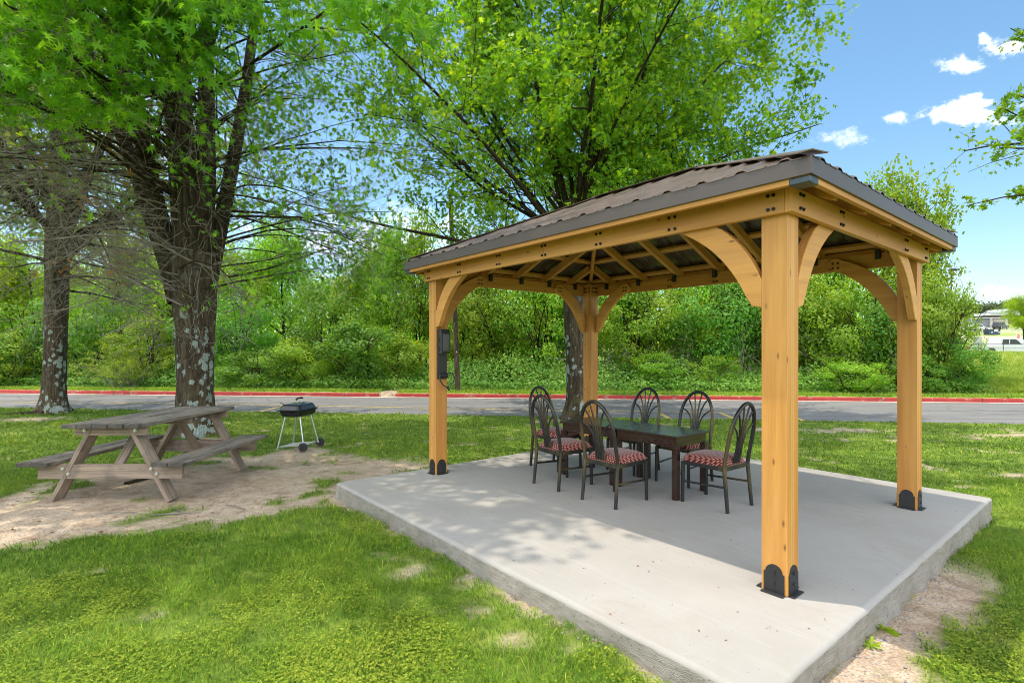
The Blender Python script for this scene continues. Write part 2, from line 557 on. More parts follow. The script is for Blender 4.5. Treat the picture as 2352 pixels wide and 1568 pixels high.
def make_materials():
    M['cedar'] = mat_cedar(); M['old'] = mat_weathered(); M['olddark'] = mat_weathered('weathered_grey_plank', 1.0, .32)
    M['bark'] = mat_bark(1.0, 1.0); M['limb'] = mat_bark(0.0, .55, 'dark_limb_bark')
    M['twig'] = plain('dry_twig', (.22, .19, .165), .9, var=.4, scale=9)
    M['slab'] = mat_concrete(); M['slabside'] = mat_concrete(True)
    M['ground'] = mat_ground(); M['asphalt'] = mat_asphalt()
    M['yellow'] = mat_paint('worn_yellow_paint', (.62, .42, .10), .52, (.28, .26, .22), 5)
    M['kerbred'] = mat_paint('red_kerb_paint', (.40, .05, .048), .56, (.40, .20, .16), 3)
    M['kerbgrey'] = plain('gutter_concrete', (.56, .48, .39), .9, scale=8, var=.25)
    M['roof'] = mat_roof()
    M['shaded_underside'] = plain('shaded_sheet_underside', (.072, .050, .038), .28, .2, .2, 3)  # darker underside copy of the roof metal; its shade is in the colour
    M['fascia'] = plain('brown_fascia_metal', (.080, .060, .054), .42, .0, .1, 3)
    M['black'] = plain('black_powder_coat', (.018, .018, .020), .45, 0, .25, 90, .15)
    M['bolt'] = plain('black_bolt', (.012, .012, .012), .4, .4)
    M['capgrey'] = plain('slate_blue_cap', (.035, .052, .065), .35, .2)
    M['chair'] = mat_chair(); M['seat'] = mat_seat(); M['espresso'] = mat_espresso()
    M['galv'] = plain('galvanised_steel', (.55, .57, .56), .35, .8, .15, 20)
    M['boltsteel'] = plain('zinc_bolt', (.62, .62, .58), .3, .8)
    M['enamel'] = plain('black_enamel', (.012, .013, .015), .18, 0, .2, 20)
    M['rubber'] = plain('black_plastic', (.022, .020, .022), .6)
    M['smoke'] = plain('smoked_plastic', (.03, .032, .035), .12, 0, .1)
    M['pole'] = mat_bark(0.0, 1.3, 'weathered_pole_wood')
    M['star'] = mat_leaf('oak_leaf', (.05, .16, .014), (.165, .38, .028), (.38, .58, .05), .62, tint=1.28)
    M['star2'] = mat_leaf('maple_leaf', (.05, .17, .010), (.17, .39, .018), (.45, .60, .035), .55)
    M['bushd'] = mat_leaf('dark_shrub_leaf', (.05, .16, .018), (.13, .32, .032), (.30, .48, .06), .48)
    M['bushy'] = mat_leaf('yellow_green_leaf', (.14, .25, .014), (.30, .44, .025), (.52, .58, .04), .52)
    M['under'] = mat_leaf('undergrowth_leaf', (.05, .15, .015), (.14, .31, .03), (.32, .48, .07), .42)
    M['bushl'] = mat_leaf('light_shrub_leaf', (.09, .24, .02), (.26, .46, .04), (.50, .62, .09), .52)
    M['olive'] = mat_leaf('olive_shrub_leaf', (.12, .20, .03), (.25, .36, .05), (.44, .52, .10), .45)
    M['farleaf'] = mat_leaf('far_wood_leaf', (.04, .085, .03), (.085, .14, .045), (.16, .20, .07), .3)
    M['grass'] = mat_leaf('lawn_blade', (.042, .125, .010), (.18, .31, .02), (.52, .55, .06), .25, rough=.6, gloss=.2, upn=.72)
    M['clover'] = mat_leaf('clover_leaf', (.07, .17, .014), (.22, .35, .024), (.46, .53, .07), .25, rough=.6, gloss=.2, upn=.6)
    M['meadow'] = mat_leaf('meadow_blade', (.15, .29, .03), (.29, .43, .06), (.54, .58, .15), .45)
    M['weed'] = mat_leaf('weed_leaf', (.14, .24, .015), (.22, .32, .02), (.36, .42, .03), .4)
    M['deadleaf'] = mat_leaf('dead_leaf', (.15, .07, .03), (.26, .13, .06), (.36, .20, .09), .3)
    M['white'] = plain('white_car_paint', (.52, .53, .54), .3, 0, .03, 2)
    M['glass'] = plain('dark_glass', (.03, .035, .04), .08, 0, .1, 2)
    M['tyre'] = plain('tyre_rubber', (.02, .02, .02), .8)
    M['navy'] = plain('navy_steel', (.03, .045, .085), .5)
    M['wallgrey'] = plain('grey_wall_panel', (.19, .195, .21), .7, 0, .1, .4)
    M['wallwhite'] = plain('white_masonry', (.46, .45, .43), .8, 0, .08, .5)
    M['wallbeige'] = plain('beige_stucco', (.42, .39, .33), .8, 0, .08, .5)
    M['wallbrown'] = plain('brown_siding', (.13, .09, .08), .8)
    M['roofwhite'] = plain('pale_metal_roof', (.42, .46, .49), .5)
    M['pink'] = plain('magenta_sign', (.50, .08, .25), .5)
    M['signred'] = plain('sign_red', (.55, .05, .06), .4)
    M['signwhite'] = plain('sign_white', (.8, .8, .8), .4)
    M['signyel'] = plain('sign_yellow', (.70, .45, .03), .4)
    M['orange'] = plain('orange_plastic', (.75, .16, .04), .5)
    M['boxgreen'] = plain('utility_green', (.33, .36, .30), .5)
    M['pave'] = plain('pale_parking_concrete', (.55, .50, .44), .9, 0, .1, .3)
    M['darkcar'] = plain('dark_car_paint', (.06, .06, .07), .3)


# ------------------------------------------------------------------ pavilion
def bolt_mesh(r=.010, h=.006, name='bolt'):
    mb = MB()
    mb.tube([(0, 0, 0), (0, 0, h)], r, 10, smooth=False)
    mb.tube([(0, 0, h), (0, 0, h * 1.9)], r * .55, 6, smooth=False)
    return mb.mesh(name)


def place_bolt(me, mat, parent, world_local, normal):
    """bolt head on a timber; world_local in the thing's frame"""
    o = link('bolt', me, mat, parent)
    q = Vector((0, 0, 1)).rotation_difference(Vector(normal))
    Mx = Matrix.Translation(Vector(world_local)) @ q.to_matrix().to_4x4()
    o.matrix_basis = parent.matrix_basis.inverted() @ Mx
    return o


ZB, ZT, G_ = 2.10, 2.2348, .1893
BO, BI = -.0432, -.005
ZE, SL = 2.314, .43


def pavilion():
    t = thing('pavilion', 'open honey-coloured timber pavilion with brown ribbed metal hip roof on the concrete slab', 'pavilion', (*A0, 0), ROT)
    bm_ = bolt_mesh()
    ced, blk = M['cedar'], M['black']
    # posts with black base brackets
    corners = [(0, 0), (0, L - PS), (W - PS, 0), (W - PS, L - PS)]
    plate = None
    for (x, y) in corners:
        c = (x + PS / 2, y + PS / 2)
        o = timber('post', (*c, .004), (*c, ZT + .02), PS, PS, ced, t, up=(0, 1, 0) if y < 1 else (1, 0, 0), plies=[.45, .75, .35])
        if plate is None:
            mb = MB()
            hw, sh, ar = .056, .112, .047
            out = [(-hw, 0), (hw, 0), (hw, sh), (ar, sh)] + [(ar * math.cos(a), sh + ar * math.sin(a)) for a in np.linspace(.15, math.pi - .15, 14)] + [(-ar, sh), (-hw, sh)]
            mb.prism(out, -.005, 0)
            mb.box(-hw - .006, hw + .006, -.034, -.005, 0, .006, bev=.0015)
            for z in (.055, .115):
                mb.tube([(0, -.004, z), (0, -.012, z)], .010, 6, smooth=False)
            plate = mb.mesh('post_bracket')
        for k in range(4):
            b = link('post_bracket', plate, blk, o)
            Mx = Matrix.Translation((*c, .002)) @ Matrix.Rotation(k * math.pi / 2, 4, 'Z') @ Matrix.Translation((0, -PS / 2 - .0005, 0))
            b.matrix_basis = o.matrix_basis.inverted() @ Mx
        # bolts where the beams meet the post, seen from inside and outside
        if (x, y) == corners[3]:
            for dx in (.03, .085, .115):
                for dz in (2.15, 2.20):
                    place_bolt(bm_, M['bolt'], o, (x - .001, y + dx, dz), (-1, 0, 0))
            for dx in (.03, .085, .115):
                for dz in (2.15, 2.20):
                    place_bolt(bm_, M['bolt'], o, (x + dx, y - .001, dz), (0, -1, 0))
    hb = ZT - ZB; zc = (ZT + ZB) / 2; wb = BI - BO
    # long beams (front and back), each of two lengths
    for s, xo in ((-1, (BO + BI) / 2), (1, W - (BO + BI) / 2)):
        for y0, y1 in ((BI + .001, 1.909), (1.911, L - BI - .001)):
            o = timber('long_beam', (xo, y0, zc), (xo, y1, zc), wb, hb, ced, t)
            for u in (.055, .085, .675, .719, 1.30, 1.34, 1.89, 1.93, 2.495, 2.535, 3.135, 3.175, 3.725, 3.765):
                if not (y0 - .001 <= u <= y1): continue
                for dz in (-.038, .038):
                    place_bolt(bm_, M['bolt'], o, (xo + s * (wb / 2 + .0005), u, zc + dz), (s, 0, 0))
                    if s > 0 and .3 < u < 3.5:
                        place_bolt(bm_, M['bolt'], o, (xo - s * (wb / 2 + .0005), u, zc + dz), (-s, 0, 0))
    for s, yo in ((-1, (BO + BI) / 2), (1, L - (BO + BI) / 2)):
        for x0, x1 in ((BO, 1.989), (1.991, W - BO)):
            o = timber('short_beam', (x0, yo, zc), (x1, yo, zc), wb, hb, ced, t)
            for v in (.055, .095, .64, .68, 1.965, 2.012, 2.53, 2.565):
                if not (x0 <= v <= x1): continue
                for dz in (-.038, .038):
                    place_bolt(bm_, M['bolt'], o, (v, yo + s * (wb / 2 + .0005), zc + dz), (0, s, 0))
    # curved knee braces
    def bez(p0, p1, p2, n=12):
        return [((1 - q) ** 2 * p0[0] + 2 * q * (1 - q) * p1[0] + q * q * p2[0], (1 - q) ** 2 * p0[1] + 2 * q * (1 - q) * p1[1] + q * q * p2[1]) for q in np.linspace(0, 1, n)]
    low = [(0.0, -.505), (.055, -.495)] + bez((.095, -.43), (.225, -.155), (.49, -.015)) + [(.575, .035), (.59, .062)]
    top = [(.55, .115), (.50, .118)] + bez((.43, .085), (.135, -.03), (.012, -.32)) + [(0.0, -.345)]
    outl = low + top
    mb = MB(); th = .056
    # bevelled slab of wood from the outline
    bm = bmesh.new()
    vs = [bm.verts.new((x, 0, z)) for x, z in outl]
    f = bm.faces.new(vs)
    r = bmesh.ops.extrude_face_region(bm, geom=[f])
    for v in [g for g in r['geom'] if isinstance(g, bmesh.types.BMVert)]: v.co.y += th
    bmesh.ops.recalc_face_normals(bm, faces=bm.faces[:])
    edges = [e for e in bm.edges if abs(e.verts[0].co.y - e.verts[1].co.y) < 1e-6]
    bmesh.ops.bevel(bm, geom=edges, offset=.004, segments=1, affect='EDGES')
    mb.bm(bm, tone=.6)
    bme = mb.mesh('knee_brace')
    for (x, y) in corners:
        sx = 1 if x == 0 else -1; sy = 1 if y == 0 else -1
        px = PS if sx > 0 else W - PS; py = PS if sy > 0 else L - PS
        # along the long beam
        ox = BI + .002 if sx > 0 else W - BI - .002
        A_ = Matrix(((0, sx, 0, ox), (sy, 0, 0, py), (0, 0, 1, ZB), (0, 0, 0, 1)))
        o = link('knee_brace', bme, ced, t); o.matrix_basis = A_
        for da, dz in ((.49, .07), (.535, .07), (.49, .025), (.535, .025)):
            place_bolt(bm_, M['bolt'], o, A_ @ Vector((da, th + .0005, dz)), (sx, 0, 0))
        oy = BI + .002 if sy > 0 else L - BI - .002
        B_ = Matrix(((sx, 0, 0, px), (0, sy, 0, oy), (0, 0, 1, ZB), (0, 0, 0, 1)))
        o = link('knee_brace', bme, ced, t); o.matrix_basis = B_
        for da, dz in ((.49, .07), (.535, .07), (.49, .025), (.535, .025)):
            place_bolt(bm_, M['bolt'], o, B_ @ Vector((da, th + .0005, dz)), (0, sy, 0))
    # roof frame
    X0, X1, Y0, Y1 = -G_, W + G_, -G_, L + G_
    hw = (X1 - X0) / 2
    ry0, ry1, xm = Y0 + hw, Y1 - hw, (X0 + X1) / 2
    zr = ZE + SL * hw
    ro = .093
    br = MB(); br.box(-.02, .02, -.006, .03, 0, .085, bev=.002); br.box(-.026, .026, -.062, -.045, .06, .125, bev=.002)
    brm = br.mesh('rafter_bracket')

    def rafter(sx, sy, dirx, diry, d0, d1):
        p0 = (sx + dirx * d0, sy + diry * d0, ZE + SL * d0 - ro)
        p1 = (sx + dirx * d1, sy + diry * d1, ZE + SL * d1 - ro)
        o = timber('rafter', p0, p1, .046, .085, ced, t)
        # steel tie where it crosses the beam
        db = G_ + BI
        cx, cy = sx + dirx * (db + .008), sy + diry * (db + .008)
        b = link('rafter_bracket', brm, blk, o)
        a = math.atan2(diry, dirx) - math.pi / 2
        Mx = Matrix.Translation((cx + .02 * abs(diry), cy + .02 * abs(dirx), 2.175)) @ Matrix.Rotation(a, 4, 'Z')
        b.matrix_basis = o.matrix_basis.inverted() @ Mx
    for y in (.30, .83, 1.36, 1.89, 2.42, 2.95, 3.48):
        dm = min(y - Y0, Y1 - y, hw) - .03
        rafter(X0, y, 1, 0, .05, dm); rafter(X1, y, -1, 0, .05, dm)
    for x in (.33, .82, 1.307, 1.79, 2.28):
        dm = min(x - X0, X1 - x, hw) - .03
        rafter(x, Y0, 0, 1, .05, dm); rafter(x, Y1, 0, -1, .05, dm)
    for (sx, sy, ex, ey) in ((X0, Y0, xm, ry0), (X1, Y0, xm, ry0), (X0, Y1, xm, ry1), (X1, Y1, xm, ry1)):
        k = .05
        p0 = (sx + (ex - sx) * k, sy + (ey - sy) * k, ZE + SL * hw * k - .105)
        timber('hip_rafter', p0, (ex, ey, zr - .105), .042, .10, ced, t)
    timber('ridge_beam', (xm, ry0 - .02, zr - .13), (xm, ry1 + .02, zr - .13), .042, .12, ced, t)
    for d in (.10, .52, .98):
        z = ZE + SL * d - .030
        for sx, dx in ((X0, 1), (X1, -1)):
            timber('purlin', (sx + dx * d, Y0 + d + .02, z), (sx + dx * d, Y1 - d - .02, z), .07, .032, ced, t, up=(-dx * SL, 0, 1))
        for sy, dy in ((Y0, 1), (Y1, -1)):
            timber('purlin', (X0 + d + .02, sy + dy * d, z), (X1 - d - .02, sy + dy * d, z), .07, .032, ced, t, up=(0, -dy * SL, 1))
    # eave boards, metal fascia, corner caps
    e = .016
    for a, b, up in (((X0 + e, Y0 + .002, 0), (X0 + e, Y1 - .002, 0), 1), ((X1 - e, Y0 + .002, 0), (X1 - e, Y1 - .002, 0), 1)):
        timber('eave_board', (a[0], a[1], 2.247), (b[0], b[1], 2.247), .032, .10, ced, t)
    for yy in (Y0 + e, Y1 - e):
        timber('eave_board', (X0 + .034, yy, 2.2472), (X1 - .034, yy, 2.2472), .032, .10, ced, t)
    f0, f1 = 2.2277, 2.318
    q = .014
    for name, args in (('fascia', (X0 - q, X0 - .001, Y0 - q, Y1 + q)), ('fascia', (X1 + .001, X1 + q, Y0 - q, Y1 + q)),
                       ('fascia', (X0, X1, Y0 - q, Y0 - .001)), ('fascia', (X0, X1, Y1 + .001, Y1 + q))):
        MB().box(*args, f0, f1, bev=.0025).build(name, M['fascia'], t)
    cap = MB(); cap.box(-.004, .10, -.004, .10, 2.190, 2.2265, bev=.006); cme = cap.mesh('corner_cap')
    for sx, sy, a in ((X0, Y0, 0), (X1, Y0, 90), (X1, Y1, 180), (X0, Y1, 270)):
        o = link('corner_cap', cme, M['capgrey'], t); o.location = (sx, sy, 0); o.rotation_euler = (0, 0, R(a))
    # ribbed metal sheets
    def sheet(o0, sd, dd, ln):
        ss = [0.0]; hh = [0.0]
        n = int(round(ln / .228)); st = ln / n
        for i in range(n):
            c = (i + .5) * st
            for off, h in ((-.038, 0), (-.016, .0145), (.016, .0145), (.038, 0), (.085, 0), (.09, .005), (.10, .005), (.105, 0)):
                if 0 < c + off < ln: ss.append(c + off); hh.append(h)
        for k in (hw, ln - hw):
            ss.append(k); hh.append(float(np.interp(k, ss[:-1], hh)))
        ss.append(ln); hh.append(0.0)
        order = np.argsort(ss); ss = np.array(ss)[order]; hh = np.array(hh)[order]
        mb = MB(); vs = []; th_ = .004
        for s_, h_ in zip(ss, hh):
            dm = max(0.0, min(s_, ln - s_, hw))
            for d in (-.018, dm):
                vs.append((o0[0] + sd[0] * s_ + dd[0] * d, o0[1] + sd[1] * s_ + dd[1] * d, ZE + SL * d + h_ + .010))
        nv = len(vs); vs += [(x, y, z - th_) for x, y, z in vs]
        k = range(len(ss) - 1)
        mb.add(vs, [[2 * i, 2 * i + 2, 2 * i + 3, 2 * i + 1] for i in k], 0)
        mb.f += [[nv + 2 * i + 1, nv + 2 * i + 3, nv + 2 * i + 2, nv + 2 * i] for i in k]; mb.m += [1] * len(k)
        mb.f += [[2 * i, nv + 2 * i, nv + 2 * i + 2, 2 * i + 2] for i in k]; mb.m += [0] * len(k)
        mb.sm += [False] * (2 * len(k)); mb.tone += [.5] * (2 * len(k))
        mb.build('roof_sheet', [M['roof'], M['shaded_underside']], t)
    sheet((X0, Y0), (0, 1), (1, 0), Y1 - Y0); sheet((X1, Y0), (0, 1), (-1, 0), Y1 - Y0)
    sheet((X0, Y0), (1, 0), (0, 1), X1 - X0); sheet((X0, Y1), (1, 0), (0, -1), X1 - X0)
    for (sx, sy, ex, ey) in ((X0, Y0, xm, ry0), (X1, Y0, xm, ry0), (X0, Y1, xm, ry1), (X1, Y1, xm, ry1)):
        d = Vector((ex - sx, ey - sy, SL * hw)); l = d.length; d.normalize()
        pr = Vector((-d.y, d.x, 0)).normalized()
        a = Vector((sx, sy, ZE + .040)) - d * (.03 if sx < 0 and sy < 0 else -.03); b = Vector((ex, ey, zr + .040))
        dr = Vector((0, 0, -.020)); mb = MB()
        vs = [a + pr * .075 + dr, a, a - pr * .075 + dr, b + pr * .075 + dr, b, b - pr * .075 + dr]
        mb.add(vs, [[0, 1, 4, 3], [1, 2, 5, 4]])
        o = mb.build('hip_cap', M['roof'], t)
        md = o.modifiers.new('thickness', 'SOLIDIFY'); md.thickness = .006
    mb = MB(); w = .10
    vs = [(xm - w, ry0 - .02, zr + .012), (xm, ry0 - .02, zr + .046), (xm + w, ry0 - .02, zr + .012), (xm - w, ry1 + .02, zr + .012), (xm, ry1 + .02, zr + .046), (xm + w, ry1 + .02, zr + .012)]
    mb.add(vs, [[0, 1, 4, 3], [1, 2, 5, 4]])
    o = mb.build('ridge_cap', M['roof'], t); md = o.modifiers.new('thickness', 'SOLIDIFY'); md.thickness = .006
    return t


def power_box():
    """outlet box on the inner face of the far-left post; local +y points out of that face"""
    p = uvw(L - PS - .001, .071, 0)
    t = thing('power_outlet', 'black weatherproof power outlet box with a short cord on the far left pavilion post', 'outlet box', p, ROT + math.pi)
    b = M['black']
    MB().box(-.058, .058, .0, .018, 1.035, 1.578, bev=.004).build('back_plate', b, t)
    mb = MB()
    mb.prism([(.018, 1.31), (.085, 1.31), (.09, 1.33), (.09, 1.53), (.07, 1.572), (.018, 1.572)], -.052, .052, Matrix(((0, 1, 0, 0), (1, 0, 0, 0), (0, 0, 1, 0), (0, 0, 0, 1))))
    cov = mb.build('cover', b, t)
    MB().box(-.036, .040, .0905, .096, 1.335, 1.525, bev=.003).build('window', M['smoke'], cov)
    for z in (1.36, 1.46): MB().tube([(.058, .03, z - .02), (.058, .03, z + .02)], .008, 8).build('hinge', b, cov)
    mb = MB(); mb.tube([(-.05, .035, 1.075), (.05, .035, 1.075)], .026, 14); mb.box(-.058, -.045, .018, .10, 1.09, 1.10, bev=.002)
    mb.build('cord_hook', b, t)
    pts = [(.05, .04, 1.07), (.055, .06, 1.02), (.02, .065, .97), (-.03, .07, .945), (-.055, .075, .97), (-.10, .08, 1.0), (-.115, .08, 1.05), (-.09, .075, 1.10), (-.05, .06, 1.10)]
    cp = []
    for i in range(len(pts) - 1):
        for q in (0, .33, .66): cp.append(Vector(pts[i]).lerp(Vector(pts[i + 1]), q))
    cp.append(Vector(pts[-1]))
    c = MB().tube(cp, .006, 6).build('cord', b, t)
    MB().tube([(-.03, .07, .95), (-.05, .072, .915)], .014, 8).build('plug', b, c)


# ------------------------------------------------------------------ chairs and tables
def make_chair():
    t = thing('fan_back_chair', 'x', 'chair', (0, 0, 0))
    m = M['chair']

    def yb(z): return -.198 - .20 * max(0, z - .38) - (.06 * max(0, .38 - z) / .38 * .6)
    hw, z0, sz = .186, .615, .288
    arch = [(-hw, yb(z), z) for z in np.linspace(.36, z0, 5)[:-1]]
    arch += [(-hw * math.cos(a), yb(z0 + sz * math.sin(a)), z0 + sz * math.sin(a)) for a in np.linspace(0, math.pi, 25)]
    arch += [(hw, yb(z), z) for z in np.linspace(z0, .36, 5)[1:]]
    MB().tube(arch, .0165, 10).build('back_frame', m, t)
    for s in (-1, 1):
        MB().tube([(s * (hw + .006), yb(0), 0), (s * (hw + .002), yb(.2), .2), (s * hw, yb(.36), .37)], [.0155, .0165, .0165], 10).build('leg', m, t)
        MB().tube([(s * .185, .205, 0), (s * .182, .198, .36)], [.0155, .0165], 10).build('leg', m, t)
        MB().tube([(s * .188, yb(.20), .205), (s * .184, .20, .185)], .0095, 8).build('stretcher', m, t)
    # splat of close ribs that opens into a fan
    xb = [-.0425, -.0255, -.0085, .0085, .0255, .0425]
    an = [22, 50, 76, 104, 130, 158]
    for x, a in zip(xb, reversed(an)):
        ex, ez = hw * math.cos(R(a)), z0 + sz * math.sin(R(a))
        pts = [(x * 1.18, yb(.39), .385), (x, yb(.53), .53)]
        for q in np.linspace(0, 1, 9)[1:]:
            c = (x * 1.15, .60 + .5 * (ez - .60)) if abs(x) > .02 else (x, .72)
            bx = (1 - q) ** 2 * x + 2 * q * (1 - q) * c[0] + q * q * ex
            bz = (1 - q) ** 2 * .53 + 2 * q * (1 - q) * (c[1] + .02) + q * q * ez
            pts.append((bx, yb(bz), bz))
        MB().tube(pts, .0078, 6).build('spindle', m, t)
    mb = MB(); mb.prism([(-.056, .385), (.056, .385), (.046, .585), (-.046, .585)], -.003, .003, Matrix(((1, 0, 0, 0), (0, 1, -.20, -.198 + .20 * .38), (0, 0, 1, 0), (0, 0, 0, 1))))
    mb.build('splat', m, t)
    mb = MB()
    for args in ((-.19, .19, .165, .19), (-.19, .19, -.205, -.18), (-.19, -.165, -.18, .165), (.165, .19, -.18, .165)):
        mb.box(*args, .335, .375, bev=.003)
    mb.build('seat_frame', m, t)
    # domed cushion
    n = 22; mb = MB(); vs = []; fs = []
    g = np.linspace(-1, 1, n)
    for a in g:
        for b in g:
            w_ = .205 - .012 * (1 - b) / 2
            x, y = w_ * a, .218 * b
            r = max(abs(a), abs(b)); ed = (abs(a) ** 5 + abs(b) ** 5)
            z = .377 + .062 * max(0, 1 - ed * .98) ** .42 + .008 * (1 - a * a) * (1 - b * b)
            k = 1 - .06 * (abs(a * b)) ** 3
            vs.append((x * k, y * k + .012, z))
    for i in range(n - 1):
        for j in range(n - 1):
            q = i * n + j; fs.append([q, q + n, q + n + 1, q + 1])
    mb.add(vs, fs, smooth=True)
    ring = [i for i in range(n)] + [n * k + n - 1 for k in range(1, n)] + [n * (n - 1) + k for k in range(n - 2, -1, -1)] + [n * k for k in range(n - 2, 0, -1)]
    base = len(mb.v)
    mb.v += [(x * .97, y * .97, .372) for x, y, z in [vs[i] for i in ring]]
    for i in range(len(ring)):
        j = (i + 1) % len(ring)
        mb.f.append([ring[i], ring[j], base + j, base + i]); mb.m.append(0); mb.sm.append(True); mb.tone.append(.5)
    mb.build('seat', M['seat'], t)
    return t


def dining():
    ch = make_chair()
    # (u, v, facing in uv degrees: 0 = +v, 90 = +u ...)
    spec = [(1.825, .765, 0, 'black fan-back chair on the near long side, closest to the camera, back turned'),
            (2.52, .80, -4, 'black fan-back chair on the near long side, beside the left end chair'),
            (1.20, 1.36, 88, 'black fan-back chair alone at the right end of the dark table'),
            (3.14, 1.30, -88, 'black fan-back chair at the far left end of the table, mostly hidden behind another chair'),
            (2.47, 1.83, 180, 'black fan-back chair across the table nearer the back post'),
            (1.82, 1.83, 181, 'black fan-back chair across the table at its right half, facing the camera')]
    for i, (u, v, a, lab) in enumerate(spec):
        o = ch if i == 0 else copy_tree(ch)
        o.location = uvw(u, v, 0)
        # local +y must point along cos(a)*v + sin(a)*u
        d = VD * math.cos(R(a)) + UD * math.sin(R(a))
        o.rotation_euler = (0, 0, math.atan2(d[1], d[0]) - math.pi / 2)
        tag(o, lab, 'chair', 'fan-back chairs round the dark tables')
    t = thing('low_table', 'x', 'table')
    e = M['espresso']
    hx, hy, h = .275, .357, .578
    mb = MB(); mb.box(-hx, hx, -hy, hy, h - .022, h, bev=.005); mb.build('tabletop', e, t)
    mb = MB(); q = .022
    mb.box(-hx + q, hx - q, -hy + q, -hy + q + .018, h - .105, h - .0225); mb.box(-hx + q, hx - q, hy - q - .018, hy - q, h - .105, h - .0225)
    mb.box(-hx + q, -hx + q + .018, -hy + q + .018, hy - q - .018, h - .105, h - .0225); mb.box(hx - q - .018, hx - q, -hy + q + .018, hy - q - .018, h - .105, h - .0225)
    mb.build('apron', e, t)
    for sx in (-1, 1):
        for sy in (-1, 1):
            x, y = sx * (hx - .036), sy * (hy - .036)
            MB().box(x - .027, x + .027, y - .027, y + .027, 0, h - .106 + .004, bev=.003).build('leg', e, t)
    t2 = copy_tree(t)
    for o, u, v, a, lab in ((t, 1.797, 1.405, -1.2, 'low dark brown table half nearer the thick front post, pushed against its twin'),
                            (t2, 2.512, 1.365, -4.0, 'low dark brown table half farther back, nearer the lichen-covered tree')):
        o.location = uvw(u, v, 0); o.rotation_euler = (0, 0, ROT + R(-a))
        tag(o, lab, 'table', 'twin low tables pushed together')


# ------------------------------------------------------------------ picnic table
def picnic():
    cx, cy = -3.945, 5.95
    t = thing('picnic_table', 'weathered grey wooden picnic table with two attached benches on bare dirt', 'picnic table', (cx, cy, -.143), R(0.8))
    t.rotation_euler = (R(-.6), 0, R(.8))
    w = M['old']
    wd_ = M['olddark']
    def planks(name, x0, x1, n, z0, z1, y0, y1, tones):
        mb = MB(); st = (x1 - x0) / n
        # build with board length along local X (rotate so grain follows the planks)
        for i in range(n):
            a = x0 + st * i + .004; b = x0 + st * (i + 1) - .004
            j0, j1 = random.uniform(-.012, .012), random.uniform(-.012, .012)
            mb.box(y0 + j0, y1 + j1, -b, -a, z0 + random.uniform(-.002, .002), z1 + random.uniform(-.003, .003), bev=.005, tone=tones[i])
        o = mb.build(name, wd_, t); o.rotation_euler = (0, 0, math.pi / 2)
        return o
    planks('tabletop', -.37, .37, 5, .735, .775, -.91, .91, [.25, .3, .22, .32, .28])
    planks('bench_seat', -.80, -.49, 2, .37, .41, -.91, .91, [.25, .3])
    planks('bench_seat', .49, .80, 2, .37, .41, -.91, .91, [.32, .25])
    for sy in (-1, 1):
        yl = sy * .70
        for sx in (-1, 1):
            o = timber('leg', (sx * .572, yl, .0), (sx * .185, yl, .733), .04, .145, w, t, up=(0, sx, 0))
            o = o
        yc = sy * .745
        timber('table_cleat', (-.35, yc, .692), (.35, yc, .692), .042, .085, w, t)
        o = timber('bench_support', (-.70, yc, .297), (.70, yc, .297), .042, .142, w, t)
        bme = MB().tube([(0, 0, 0), (0, 0, .010)], .017, 10, smooth=True).tube([(0, 0, .010), (0, 0, .018)], .010, 6, smooth=False).mesh('bolt')
        for bx, bz in ((-.455, .325), (-.40, .275), (.455, .275), (.40, .325), (-.245, .70), (.245, .70)):
            place_bolt(bme, M['boltsteel'], o, (bx, yc + sy * .0215, bz), (0, sy, 0))
        timber('diagonal_brace', (0, sy * .705, .27), (0, sy * .28, .735), .04, .085, w, t, up=(1, 0, 0))
    timber('middle_cleat', (-.34, 0, .70), (.34, 0, .70), .04, .07, w, t)


